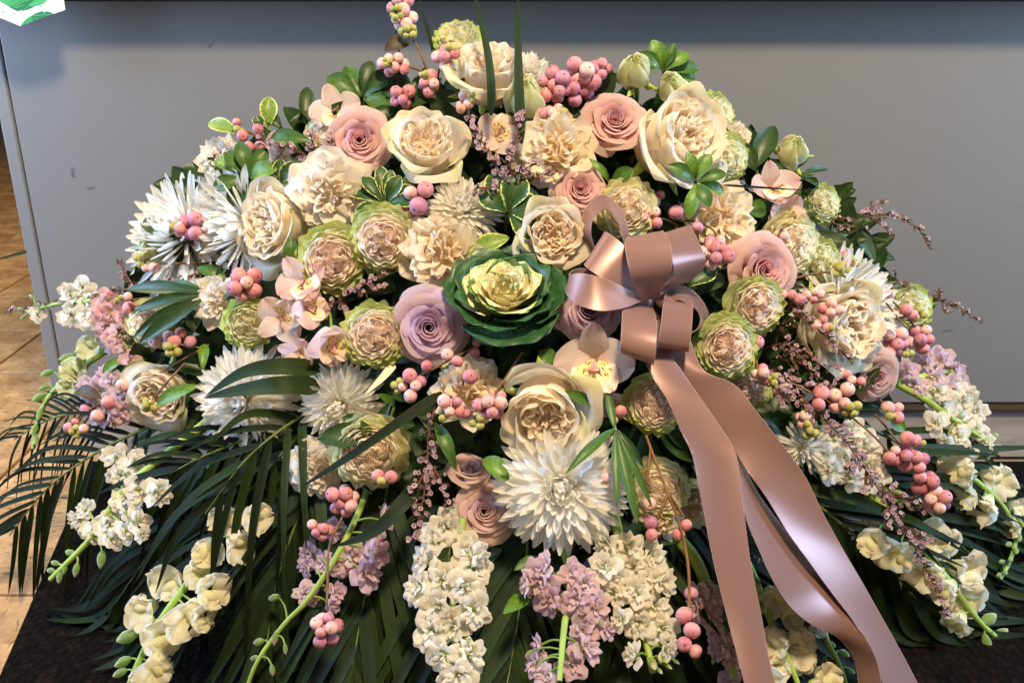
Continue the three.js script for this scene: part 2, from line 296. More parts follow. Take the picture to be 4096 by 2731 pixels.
function gardenRoseParts(seed, heart, cream, edge, green) {
  const r = rng(seed), out = [];
  out.push(['petal', paint(new THREE.SphereGeometry(0.48, 20, 12).scale(1, 1, 0.9).translate(0, 0, 0.2), (x, y, z) => mix(heart, cream, 0.4 + 0.6 * noise(x * 9, y * 9, z * 9 + seed)))]);  // added core dome instead of inner petals; keeps the creases from darkening
  for (let k = 0; k < 26; k++) {                                       // crowded, wavy heart wound round a centre that sits a little off the middle
    const s = k / 25;
    out.push(['petal', petal({ len: 0.80 + 0.12 * s + 0.05 * (r() - 0.5), phi: 0.05 + 0.40 * s * (0.85 + 0.3 * r()), curl: 0.05 + 0.55 * s * r(), belly: 0.05 + 0.04 * s, half: lerp(1.6, 0.95, Math.pow(s, 0.7)) * (0.85 + 0.35 * r()), az: k * 2.39996 + (r() - 0.5) * 0.9, r0: 0.02 + 0.05 * r(), tw: (r() - 0.5) * 0.35, twist: 0.16 * (1 - s) + (r() - 0.4) * 0.25, ruffle: 0.03 + 0.04 * s, freq: 1.1 + r() * 1.0, drop: 0.15, round: 0.85, seed: seed * 17 + k, nu: 16, nv: 9,
      col: (u, v, n) => mix(heart, cream, sm(0, 1, s * 0.6 + 0.55 * v + 0.2 * (n - 0.5))) })]);
  }
  for (let k = 0; k < 13; k++) {                                       // the deep cup of guard petals
    const s = k / 12, wild = s > 0.7;
    out.push(['petal', petal({ len: 0.95 + 0.12 * s, phi: 0.36 + 0.30 * s + (wild ? 0.3 * r() : 0), curl: 0.1 + 0.4 * s + 0.7 * r() * s, belly: 0.22 - 0.05 * s, half: 1.3 - 0.2 * s, az: k * 2.39996 + (r() - 0.5) * 0.35, ruffle: 0.015 + 0.025 * r(), freq: 1.2 + r(), drop: 0.24, round: 0.85, twist: 0.08, seed: seed * 5 + k, nu: 18, nv: 10,
      col: (u, v, n) => { let c = mix(cream, edge, sm(0.3, 1, s) * 0.6 + 0.2 * (n - 0.5)); if (wild) c = mix(c, green, 0.7 * sm(0.5, 1, n + 0.4 * v * Math.abs(u))); return mix(c, green, 0.3 * sm(0.9, 1, v) * sm(0.35, 0.8, n)); } })]);
  }
  return [...out, ...sepals(5, 0.6, 1.45, 0.6), stub()];
}
function frilledRoseParts(seed, heart, blush, green, full = 1) {
  const r = rng(seed), out = [], quarters = 3 + (seed % 2);
  out.push(['petal', paint(new THREE.SphereGeometry(0.6, 20, 12).scale(1, 1, 0.9).translate(0, 0, 0.17), (x, y, z) => mix(heart, blush, 0.4 + 0.6 * noise(x * 9, y * 9, z * 9 + seed)))]);  // added dome under the folds, so the gaps between them stay pale
  for (let q = 0; q < quarters; q++) {                                 // nested folds round several little centres
    const a0 = q / quarters * 6.283 + r() * 0.5, cx = 0.27 * Math.cos(a0), cy = 0.27 * Math.sin(a0);
    for (let j = 0; j < 8; j++) {
      const rad = 0.03 + 0.046 * j, span = 2.5 - 0.1 * j, sd = seed * 31 + q * 7 + j, top = 0.86 - 0.02 * j + 0.04 * r();
      out.push(['petal', sheet(16, 5, (u, v) => {
        const a = a0 + Math.PI + u * span + 0.1 * noise(u * 3, sd), w = rad * (1 + 0.2 * noise(u * 2.6, sd, 2)) + 0.055 * v * v * v + 0.012 * Math.sin(u * 14 + sd) * v;
        const x = cx + Math.cos(a) * w, y = cy + Math.sin(a) * w;
        return [x, y, 0.25 + v * (top - 0.25 - 0.42 * (x * x + y * y)) + 0.02 * v * noise(u * 6, sd, 5)];
      }, (u, v) => mix(heart, blush, sm(0.2, 1, 0.2 + 0.75 * v - 0.04 * j + 0.5 * noise(u * 2, sd, 3))))]);
    }
  }
  for (let k = 0; k < 22; k++) {                                       // thin crowded petals that round off the ball
    const s = k / 21;
    out.push(['petal', petal({ len: 0.88 + 0.1 * s, phi: 0.50 + 0.42 * s, curl: -0.35 + 0.4 * r(), belly: 0.12, half: 0.9 + 0.2 * r(), az: k * 2.39996, ruffle: 0.03, freq: 2.2, drop: 0.06, round: 0.85, jag: 0.015, seed: seed * 3 + k, nu: 12, nv: 7, col: (u, v, n) => mix(mix(blush, heart, 0.3 * (1 - v)), green, sm(0.35, 1, s) * 0.4 * sm(0.3, 0.95, n + 0.3 * v)) })]);
  }
  for (let k = 0; k < 15; k++) {
    const s = k / 14;
    out.push(['petal', petal({ len: 0.96 + 0.09 * s, phi: 0.80 + 0.42 * s, curl: -0.2 + 0.6 * r(), belly: 0.15, half: 0.95 + 0.15 * r(), az: k * 2.39996 + 1, ruffle: 0.035 + 0.03 * r(), freq: 2.5 + r() * 1.5, drop: 0.1, round: 0.9, jag: 0.025, seed: seed * 9 + k, nu: 18, nv: 8, col: (u, v, n) => mix(mix(blush, green, 0.2 + 0.35 * full * s), green, sm(0.5, 1, v * 0.75 + n * 0.4) * (0.45 + 0.4 * full)) })]);
  }
  return [...out, ...sepals(5, 0.5, 1.75, 0.4), stub(0.8)];
}
function budRoseParts(seed, pale, green) {                             // a half-open green-white spray rose
  const r = rng(seed), out = [];
  for (let k = 0; k < 18; k++) {
    const s = k / 17;
    out.push(['petal', petal({ len: 0.98 + 0.1 * s, phi: 0.02 + 0.20 * s, curl: -0.35 + 0.3 * s * r(), belly: 0.30 * s + 0.05, half: lerp(1.5, 1.0, s), az: k * 2.39996, twist: 0.1, ruffle: 0.015 + 0.02 * s, freq: 2, drop: 0.3, round: 0.75, seed: seed + k, nu: 12, nv: 8, col: (u, v, n) => mix(pale, green, 0.12 + 0.6 * sm(0.35, 1, 0.6 * v + 0.55 * n)) })]);
  }
  return [...out, ...sepals(5, 0.6, 0.95, 1.2), stub()];
}
function carnationParts(seed, heart, white, jag = 0.02) {
  const r = rng(seed), out = [];
  out.push(['petal', paint(new THREE.SphereGeometry(0.5, 20, 12).scale(1, 1, 0.9).translate(0, 0, 0.15), (x, y, z) => mix(heart, white, 0.4 + 0.6 * noise(x * 9, y * 9, z * 9 + seed)))]);  // added round core that fills the dark hollows between petals
  for (let k = 0; k < 46; k++) {
    const s = k / 45, big = 0.55 + 0.5 * r();
    out.push(['petal', petal({ len: 0.84 + 0.16 * s + 0.1 * r(), phi: 0.06 + 1.3 * Math.pow(s, 0.9) * (0.85 + 0.3 * r()), curl: -0.5 + 1.3 * r(), belly: 0.04, half: big, az: k * 2.39996 + (r() - 0.5) * 0.9, r0: 0.04 + 0.05 * r(), tw: (r() - 0.5) * 0.5, ruffle: 0.075 + 0.05 * r(), freq: 0.8 + 1.1 * r(), drop: 0.2, round: 0.85, twist: (r() - 0.5) * 0.35, jag, seed: seed * 11 + k, nu: 16, nv: 8, col: (u, v, n) => mix(heart, white, sm(0.0, 0.75, s * 0.9 + 0.5 * v - 0.2 + 0.3 * (n - 0.5))) })]);
  }
  out.push(['calyx', paint(new THREE.CylinderGeometry(0.2, 0.14, 0.6, 10).rotateX(Math.PI / 2).translate(0, 0, -0.2), C('#7d9a55')), stemMat], stub(1.1, 0.05));
  return out;
}
// one floret of a chrysanthemum lies along +z, bent in the y direction
const FLORETS = [0.55, 0.3, 0.1, -0.1, -0.25, -0.4].map((bend, i) => sheet(4, 7, (u, v) => {
  const w = (0.026 + 0.03 * Math.pow(v, 0.8)) * (v > 0.82 ? Math.sqrt(Math.max(0.04, 1 - Math.pow((v - 0.82) / 0.18, 2))) : 1), a = bend * v * 1.3, s = Math.abs(a) < 1e-3 ? v : Math.sin(a) / (bend * 1.3), c = Math.abs(a) < 1e-3 ? 0 : (1 - Math.cos(a)) / (bend * 1.3);
  return [u * w, c + (u * u - 0.4) * 0.03 * (1 - 0.5 * v), s];
}, (u, v) => mix([0.80, 0.87, 0.66], [0.92, 0.925, 0.89], sm(0, 0.4, v + i * 0.04))));
function mumParts(seed, n, spread, droop, opts = {}) {
  const r = rng(seed), out = [];
  for (let k = 0; k < n; k++) {
    const s = (k + 0.5) / n, th = Math.min(opts.most ?? 9, 0.05 + spread * Math.pow(s, 0.62)) + (r() - 0.5) * 0.12, az = k * 2.39996 + (r() - 0.5) * 0.2;
    const len = (0.34 + 0.66 * Math.pow(s, 0.55)) * (0.9 + 0.2 * r());
    out.push(['floret', FLORETS[Math.min(5, Math.floor((s * (1 + droop) + r() * 0.25) * 4.6))], null, null, (m) => {
      m.rotation.set(0, 0, az - Math.PI / 2); m.quaternion.multiply(new THREE.Quaternion().setFromAxisAngle(V(1, 0, 0), -th)).multiply(new THREE.Quaternion().setFromAxisAngle(V(0, 0, 1), Math.PI + (r() - 0.5) * 0.5));
      m.scale.set(0.95 + 0.3 * s, 1, len); m.position.set(Math.cos(az) * 0.07 * Math.sqrt(s), Math.sin(az) * 0.07 * Math.sqrt(s), 0.02 - 0.1 * s);
    }]);
  }
  if (opts.eye) out.push(['centre', paint(new THREE.SphereGeometry(0.2, 14, 10).scale(1, 1, 0.6).translate(0, 0, 0.05), opts.eye), stemMat]);
  out.push(['calyx', paint(new THREE.SphereGeometry(0.16, 12, 8).scale(1, 1, 0.6).translate(0, 0, -0.14), C('#7d9a4d')), stemMat], stub(1, 0.045));
  return out;
}
function stockFloretParts(seed, heart, rim, n = 12) {
  const r = rng(seed), out = [];
  for (let k = 0; k < n; k++) {
    const s = k / (n - 1);
    out.push(['petal', petal({ len: 0.72 + 0.33 * s * (0.8 + 0.4 * r()), phi: 0.12 + 1.35 * s * (0.8 + 0.35 * r()), curl: 0.4 + 0.8 * r(), half: 0.72 + 0.22 * r(), az: k * 2.39996 + (r() - 0.5) * 0.7, tw: (r() - 0.5) * 0.4, ruffle: 0.06 + 0.05 * r(), freq: 0.8 + 1.0 * r(), drop: 0.26, round: 0.8, seed: seed * 13 + k, nu: 8, nv: 6, col: (u, v, q) => mix(heart, rim, sm(0.16, 0.58 + 0.15 * q, v + 0.15 * s)) })]);
  }
  return out;
}
function lobe(dirUp, w, len, arch, col, seed, ruffle = 0.05, fold = 0.06) {  // a broad lobe that starts near the axis and turns outwards
  return sheet(10, 8, (u, v) => {
    const wid = w * Math.pow(Math.sin(Math.PI * (0.12 + 0.8 * Math.pow(v, 0.8))), 0.75) * (v > 0.985 ? 0.6 : 1), a = arch[0] + (arch[1] - arch[0]) * v;
    const rr = len * (v * 0.5 * (Math.sin(arch[0]) + Math.sin(a))), zz = len * (v * 0.5 * (Math.cos(arch[0]) + Math.cos(a)));
    const rf = ruffle * v * (Math.sin(u * 4.5 + seed) + noise(u * 2, v * 3, seed)) - fold * (1 - u * u) * (1 - v);
    const x = u * wid, y = rr + rf * Math.cos(a), z = zz + rf * Math.sin(a);
    return [x * Math.cos(dirUp) - y * Math.sin(dirUp), x * Math.sin(dirUp) + y * Math.cos(dirUp), z];
  }, col);
}
function snapFloretParts(seed, yellow, cream, openness = 1) {
  const out = [], r = rng(seed);
  out.push(['tube', sheet(16, 6, (u, v) => { const a = u * Math.PI, w = 0.24 + 0.24 * v; return [Math.sin(a) * w * 0.95, -Math.cos(a) * w * 1.1, -0.8 + v * 0.95]; }, (u, v) => mix(C('#b9c97a'), yellow, sm(0, 0.6, v)))]);
  const cc = (u, v, p) => mix(yellow, cream, sm(0.05, 0.6, v));
  for (const k of [-1, 1]) out.push(['upper_lip', lobe(k * 0.5, 0.62, 1.25 * openness, [0.5, 1.55 * openness], cc, seed + k, 0.15)]);
  for (const k of [-1, 0, 1]) out.push(['lower_lip', lobe(Math.PI + k * 0.8, k ? 0.55 : 0.42, 1.2 * openness, [0.3, 1.9 * openness], cc, seed + 3 + k, 0.16)]);
  out.push(['palate', paint(new THREE.SphereGeometry(0.34, 16, 12).scale(1.05, 0.6, 0.7).translate(0, -0.18, 0.26), mix(yellow, cream, 0.35)), PETAL[0]]);
  for (let k = 0; k < 5; k++) out.push(['sepal', petal({ len: 0.42, phi: 0.6, curl: 0.4, half: 0.5, az: k * 1.2566, seed: seed + k, z0: -0.86, drop: 0.35, nu: 4, nv: 4, col: () => C('#6f9a44') }), stemMat]);
  return out;
}
function budParts(seed, tipCol, green = C('#8cae58')) {
  return [['bud', sheet(12, 8, (u, v) => { const a = u * Math.PI, w = 0.42 * Math.pow(Math.sin(Math.PI * (0.08 + 0.9 * v)), 0.8) * (1 + 0.06 * Math.cos(a * 4)); return [Math.cos(a) * w, Math.sin(a) * w, -0.9 + 1.9 * v]; }, (u, v) => mix(green, tipCol, sm(0.5, 0.85, v + 0.07 * Math.cos(u * 15))))]];
}
const speckled = canvasMap(128, 256, (g, w, h) => {
  const r = rng(5); g.fillStyle = '#f3d9c9'; g.fillRect(0, 0, w, h);
  g.fillStyle = '#f0dc96'; g.globalAlpha = 0.85; g.beginPath(); g.ellipse(w / 2, h * 0.55, w * 0.36, h * 0.26, 0, 0, 7); g.fill();
  g.globalAlpha = 0.9; g.strokeStyle = '#5a2320'; g.lineCap = 'round';
  for (let k = 0; k < 34; k++) { const y = h * (0.38 + 0.5 * r()), x = w * (0.5 + (r() - 0.5) * 0.62), l = 6 + r() * 12; g.lineWidth = 2.5 + r() * 2; g.beginPath(); g.moveTo(x, y); g.lineTo(x + (x - w / 2) * 0.06, y - l); g.stroke(); }
  g.globalAlpha = 1; g.fillStyle = '#dba9a0'; g.fillRect(0, 0, w, 7);
});
const speckMat = new THREE.MeshPhysicalMaterial({ map: speckled, roughness: 0.9, transmission: 0.2, thickness: 0, side: THREE.DoubleSide });
function alstroParts(seed, pale, blush, open = 1) {
  const r = rng(seed), out = [], cc = (u, v) => mix(mix(C('#e8d9b8'), pale, sm(0, 0.35, v)), blush, 0.6 * sm(0.72, 1, v) * (1 - 0.6 * Math.abs(u)) + 0.25 * Math.exp(-u * u * 18) * v);
  for (let k = 0; k < 3; k++) out.push(['tepal', lobe(Math.PI + (k - 1) * 1.42 + (r() - 0.5) * 0.15, 0.52, 1.2, [0.5 * open, 1.62 * open], cc, seed + k, 0.04, 0.1)]);
  for (let k = 0; k < 3; k++) out.push(['tepal', lobe(k * 2.094 + (k ? (k === 1 ? 0.5 : -0.5) : 0), 0.34, 1.12, [0.45 * open, 1.4 * open], cc, seed + 5 + k, 0.03, 0.1), k ? PETAL[0] : speckMat]);
  out[4][2] = speckMat; out[5][2] = speckMat; out[3][2] = PETAL[0];
  for (let k = 0; k < 5; k++) {
    const a = Math.PI + (k - 2) * 0.22;
    out.push(['stamen', mergeGeometries([paint(tube([V(0, 0, 0.1), V(-0.08 * Math.sin(a), 0.08 * Math.cos(a), 0.4), V(-0.26 * Math.sin(a), 0.26 * Math.cos(a), 0.62 + 0.05 * k)], 0.014, 5), C('#d9a0a0')), paint(new THREE.SphereGeometry(0.035, 6, 5).translate(-0.26 * Math.sin(a), 0.26 * Math.cos(a), 0.64 + 0.05 * k), C('#8a5a2a'))]), stemMat]);
  }
  out.push(['ovary', paint(new THREE.SphereGeometry(0.12, 10, 8).scale(1, 1, 1.6).translate(0, 0, -0.1), C('#8aa04e')), stemMat], stub(1.2, 0.05));
  return out;
}
// ------------------------------------------------ building and copying
function build(group, list) {
  let i = 0;
  for (const [name, g, m, subs, pose] of list) { const p = part(name, g, m ?? PETAL[i++ % PETAL.length], group); if (pose) pose(p); }
  return group;
}
const protos = {};
function proto(key, make) {
  if (!protos[key]) { const g = new THREE.Group(); build(g, make()); protos[key] = g; }
  return protos[key];
}
// seen = [x, y, depth offset, radius] in view pixels; tilt = how far it looks to the right and up
function flower(name, label, category, key, make, [px, py, dz, rad], [tx, ty, back], roll = 0, group, rise = 0.5) {
  const p = at(px, py, dz), s = rad * perPx(p), dir = facing(p, tx, ty, back), o = proto(key, make).clone();
  o.name = numbered(name); o.userData = { label, category }; if (group) o.userData.group = group;
  o.position.copy(p).addScaledVector(dir, -rise * s); o.scale.setScalar(s); turnTo(o, dir, roll); scene.add(o);
  return o;
}

// ---------------------------------------------------------------- stems that carry many pieces
const curveOf = (pts) => pts.length > 2 ? new THREE.CatmullRomCurve3(pts) : new THREE.LineCurve3(pts[0], pts[1]);
function pathOf(list) { return list.map(([x, y, dz = 0]) => at(x, y, dz)); }
function nearest(curve, p) { let best = null, d = 1e9; for (let i = 0; i <= 40; i++) { const q = curve.getPointAt(i / 40), e = q.distanceTo(p); if (e < d) { d = e; best = q; } } return best; }
// a flower spike: florets where they are seen, [x, y, radius, tilt right, tilt up, depth], on short stalks from the stem; buds likewise
function spike(name, label, category, o) {
  const pts = pathOf(o.path), curve = curveOf(pts), r = rng(o.seed), base = pts[0].clone(), t = thing(name, label, category, base.toArray(), o.group);
  const k = perPx(pts[0]), tubes = [];
  tubes.push(paint(tube(pts, (v) => k * lerp(o.thick ?? 9, (o.thick ?? 9) * 0.55, v), 8, 24), (x, y, z) => mix(o.green ?? GREEN, C('#a4bf5c'), 0.5 + 0.5 * noise(x * 60, y * 60, z * 60))));
  const stalk = (p, w) => { const q = nearest(curve, p), m = q.clone().lerp(p, 0.5).addScaledVector(pts[pts.length - 1].clone().sub(base).normalize(), -0.004); if (q.distanceTo(p) > 0.004) tubes.push(paint(tube([q, m, p], k * w, 5, 5), o.green ?? GREEN)); };
  const place = (protoKey, make, nm, [px, py, rad, tx, ty, dz], rise) => {
    const p = at(px, py, dz), s = 1.06 * rad * perPx(p), q = nearest(curve, p), out = p.clone().sub(q);
    const dir = tx === undefined ? facing(p, clamp((out.x / s) * 0.45, -0.8, 0.8) + (r() - 0.5) * 0.5, (r() - 0.5) * 0.7 - 0.1) : facing(p, tx, ty);
    const f = proto(protoKey, make).clone(); f.name = nm; f.position.copy(p).addScaledVector(dir, -rise * s).sub(base); f.scale.setScalar(s); turnTo(f, dir, r() * 6.3); if (o.roll !== undefined) turnTo(f, dir, o.roll + (r() - 0.5) * 0.6);
    t.add(f); stalk(f.position.clone().add(base), 2.6);
    return f;
  };
  for (const f of o.florets) place(...o.floret(r), 'floret', [f[0], f[1], f[2] ?? o.r, f[3], f[4], f[5] ?? (o.dz + (r() - 0.5) * 0.012)], 0.45);
  for (const b of o.buds ?? []) {
    const p = at(b[0], b[1], b[5] ?? o.dz), s = (b[2] ?? 11) * perPx(p), q = nearest(curve, p), g = proto(...o.bud(r)).children[0];
    const d = p.clone().sub(q).normalize().multiplyScalar(0.8).add(curve.getTangentAt(1).multiplyScalar(0.9)).normalize();
    const m = part('bud', g.geometry, g.material, t); m.position.copy(p).sub(base); m.scale.setScalar(s); turnTo(m, d, r() * 6); stalk(p.clone().addScaledVector(d, -s * 0.7), 2.2);
  }
  for (const l of o.leaves ?? []) addLeaf(t, base, l);
  part('stem', mergeGeometries(tubes.map((g) => g.index ? g.toNonIndexed() : g)).translate(-base.x, -base.y, -base.z), stemMat, t);
  return t;
}
const stockOf = (kind) => { const [heart, rim] = { white: [C('#bccb72'), [0.91, 0.90, 0.84]], pink: [C('#dfd2b8'), [0.78, 0.57, 0.72]], rose: [C('#e0caa8'), [0.80, 0.50, 0.52]], blush: [C('#e0d8a8'), [0.79, 0.6, 0.58]] }[kind]; return (r) => { const k = Math.floor(r() * 4); return ['stock' + kind + k, () => stockFloretParts(50 + k, heart, kind === 'white' ? rim : mix(rim, [0.8, 0.7, 0.74], k * 0.15))]; }; };
const snapOf = (r) => { const k = Math.floor(r() * 4); return ['snap' + k, () => snapFloretParts(70 + k, [0.87, 0.86, 0.55], [0.91, 0.90, 0.77], 0.85 + 0.1 * k)]; };
const snapGreen = (r) => { const k = Math.floor(r() * 2); return ['snapg' + k, () => snapFloretParts(90 + k, [0.66, 0.72, 0.36], [0.78, 0.82, 0.58], 0.8)]; };
const budOf = (tip) => (r) => ['bud' + tip, () => budParts(3, C(tip))];

// leaves: [x, y of the foot, x, y of the tip, half width in pixels, look, depth of foot, depth of tip, bend]
function leafGeometry(shape, bend, seed) {
  return sheet(8, 12, (u, v) => {
    const w = shape === 'blade' ? Math.pow(Math.sin(Math.PI * (0.06 + 0.9 * v)), 0.5) * (1 - 0.55 * v) * (v > 0.97 ? 0.3 : 1) : shape === 'oval' ? Math.pow(Math.sin(Math.PI * Math.min(1, 0.03 + 0.97 * v)), 0.8) : Math.pow(Math.sin(Math.PI * Math.pow(0.02 + 0.97 * v, 1.55)), 0.75) * 0.98 + 0.03;
    const a = bend * v;
    return [u * w * (1 + 0.06 * noise(v * 5, seed)), v * (1 - 0.15 * Math.abs(bend) * v), (0.3 * u * u * w + 0.10 * noise(u * 1.4 + seed, v * 3)) + 0 * a];
  });
}
const leafShapes = {};
function leafOf(shape, k) { return leafShapes[shape + k] ??= leafGeometry(shape, 0, 3 + k * 5); }
let leafCount = 0;
function addLeaf(parent, base, [x0, y0, x1, y1, hw, look = 'mid', d0 = 0, d1 = 0.02, bend = 0.12, shape = 'obovate'], name = 'leaf', twist = 0) {
  const a = at(x0, y0, d0), b = at(x1, y1, d1), L = a.distanceTo(b), w = hw * perPx(a), y = b.clone().sub(a).normalize();
  let z = EYE.clone().sub(a).normalize(); z.addScaledVector(V(0, 1, 0), 0.5).normalize(); const x = y.clone().cross(z).normalize(); z = x.clone().cross(y);
  const geo = leafOf(shape, leafCount++ % 4).clone(), p = geo.attributes.position, q = new THREE.Quaternion().setFromAxisAngle(y, twist);
  x.applyQuaternion(q); z.applyQuaternion(q);
  for (let i = 0; i < p.count; i++) {
    const px = p.getX(i), v = p.getY(i), pz = p.getZ(i), arc = bend * L * 4 * v * (1 - v);
    const o = a.clone().addScaledVector(x, px * w).addScaledVector(y, v * L).addScaledVector(z, pz * w + arc).sub(base);
    p.setXYZ(i, o.x, o.y, o.z);
  }
  geo.computeVertexNormals();
  return part(name, geo, LEAF[look] ?? look, parent);
}
function leafSprig(name, label, category, leaves, stemPts, group) {
  const base = stemPts ? at(...stemPts[0]) : at(leaves[0][0], leaves[0][1], leaves[0][6] ?? 0), t = thing(name, label, category, base.toArray(), group);
  for (const l of leaves) addLeaf(t, base, l);
  if (stemPts) part('stem', paint(tube(pathOf(stemPts).map((p) => p.sub(base)), perPx(base) * 4, 6), C('#6e7c3c')), stemMat, t);
  return t;
}
// a whorl of leaves round a centre, as pittosporum carries them: n leaves of the given length, angles in degrees counter-clockwise from the right
function whorl(name, label, [cx, cy, dz], len, hw, angles, look, group, shape = 'obovate') {
  const r = rng(Math.round(cx * 7 + cy)), c = [cx, cy, dz - 0.005];
  const leaves = angles.map((a, i) => { const t = a * Math.PI / 180, l = len * (0.85 + 0.3 * r()); return [cx + Math.cos(t) * 4, cy - Math.sin(t) * 4, cx + Math.cos(t) * l, cy - Math.sin(t) * l, hw * (0.85 + 0.3 * r()), Array.isArray(look) ? look[i % look.length] : look, dz, dz + 0.03 * (r() - 0.2), 0.10 + 0.1 * r(), shape]; });
  return leafSprig(name, label, 'foliage sprig', leaves, [[cx - 5, cy + 60, dz - 0.09], [cx - 2, cy + 25, dz - 0.04], c], group);
}
// ------------------------------------------------ berries
const BERRY = [];
{
  const looks = [['#e2b6b4', '#c27e8c'], ['#e6d0c8', '#cf9a9e'], ['#d9a4a6', '#ac687c'], ['#e4d6c6', '#d8b4b0'], ['#bcc478', '#98a850'], ['#c899ac', '#a56a88'], ['#e0c6a4', '#c8947f']];
  looks.forEach(([a, b], k) => {
    const g = new THREE.SphereGeometry(1, 20, 14), p = g.attributes.position, ca = C(a), cb = C(b), d = V(Math.sin(k * 2.1), 0.5, Math.cos(k * 3.3)).normalize();
    for (let i = 0; i < p.count; i++) { const v = V(p.getX(i), p.getY(i), p.getZ(i)), dent = 1 - 0.12 * Math.exp(-(1 - v.z) * 14) + 0.03 * noise(v.x * 2 + k, v.y * 2, v.z * 2); p.setXYZ(i, v.x * dent * 1.03, v.y * dent, v.z * dent * 0.95); }
    g.computeVertexNormals();
    paint(g, (x, y, z) => mix(ca, cb, clamp(0.45 + 0.75 * (x * d.x + y * d.y + z * d.z) * 0.6 + 0.55 * noise(x * 2.2 + k, y * 2.2, z * 2.2) + 0.18 * noise(x * 8, y * 8, z * 8 + k), 0, 1)));
    BERRY.push(g);
  });
}
const calyxGeo = mergeGeometries([new THREE.ConeGeometry(0.09, 0.14, 5).rotateX(Math.PI / 2).translate(0, 0, 0.93), new THREE.TorusGeometry(0.08, 0.03, 5, 8).translate(0, 0, 0.9)].map((g) => g.toNonIndexed()));
// clusters: [x, y, how many, berry radius, kinds of berry, depth offset, width of the cluster in berry radii, height]
const PINK = [0, 2, 0, 5, 1], PALE = [3, 1, 1, 0], MIXED = [0, 1, 3, 6, 2], MAUVE = [5, 2, 5, 0], TINY = [4];
function berrySprig(label, seed, stems, clusters, o = {}) {
  const r = rng(seed), base = at(...stems[0][0]), t = thing('snowberry_sprig', label, 'berry sprig', base.toArray(), o.group);
  const tubes = stems.map((s) => paint(tube(pathOf(s), perPx(base) * (o.thick ?? 2.6), 6, s.length * 5), (x, y, z) => mix(o.twig ?? BROWN, C('#8a6a3c'), clamp(0.3 + noise(x * 90, y * 90, z * 90), 0, 1))));
  for (const [cx, cy, n, rad, kinds, dz = 0.02, sx = 1.6, sy = 1.6] of clusters) {
    const c = at(cx, cy, dz), s = perPx(c) * rad * 0.9, balls = [];
    for (let i = 0; i < n; i++) balls.push({ p: V((r() - 0.5) * 2 * sx, (r() - 0.5) * 2 * sy, (r() - 0.3) * 1.5), k: kinds[Math.floor(r() * kinds.length)], r: kinds === TINY ? 0.8 + 0.4 * r() : 0.78 + 0.34 * r() });
    for (let it = 0; it < 60; it++) for (const a of balls) {
      for (const b of balls) if (a !== b) { const d = a.p.clone().sub(b.p), l = d.length() || 0.01, gap = (a.r + b.r) * 0.96 - l; if (gap > 0) { d.multiplyScalar(gap * 0.5 / l); a.p.add(d); b.p.sub(d); } }
      a.p.multiplyScalar(n > 1 ? 0.985 : 0.5);
    }
    for (const a of balls) {
      const m = part('berry', BERRY[a.k], berryMat, t), q = c.clone().addScaledVector(RIGHTV, a.p.x * s).addScaledVector(UPV, a.p.y * s).addScaledVector(BACKV, a.p.z * s);
      m.position.copy(q).sub(base); m.scale.setScalar(a.r * s);
      turnTo(m, RIGHTV.clone().multiplyScalar(a.p.x * 0.5 + (r() - 0.5) * 1.2).addScaledVector(UPV, a.p.y * 0.5 + (r() - 0.5) * 1.2 - 0.2).addScaledVector(BACKV, 0.4 + a.p.z * 0.4 + r() * 0.5), r() * 6);
      part('calyx', calyxGeo, darkMat, m);
      if (n > 1) tubes.push(paint(tube([c.clone().addScaledVector(BACKV, -s * 0.5), q], perPx(c) * 1.3, 4, 2), BROWN));
    }
  }
  for (const l of o.leaves ?? []) addLeaf(t, base, l);
  part('stem', mergeGeometries(tubes.map((g) => g.toNonIndexed())).translate(-base.x, -base.y, -base.z), twigMat, t);
  return t;
}
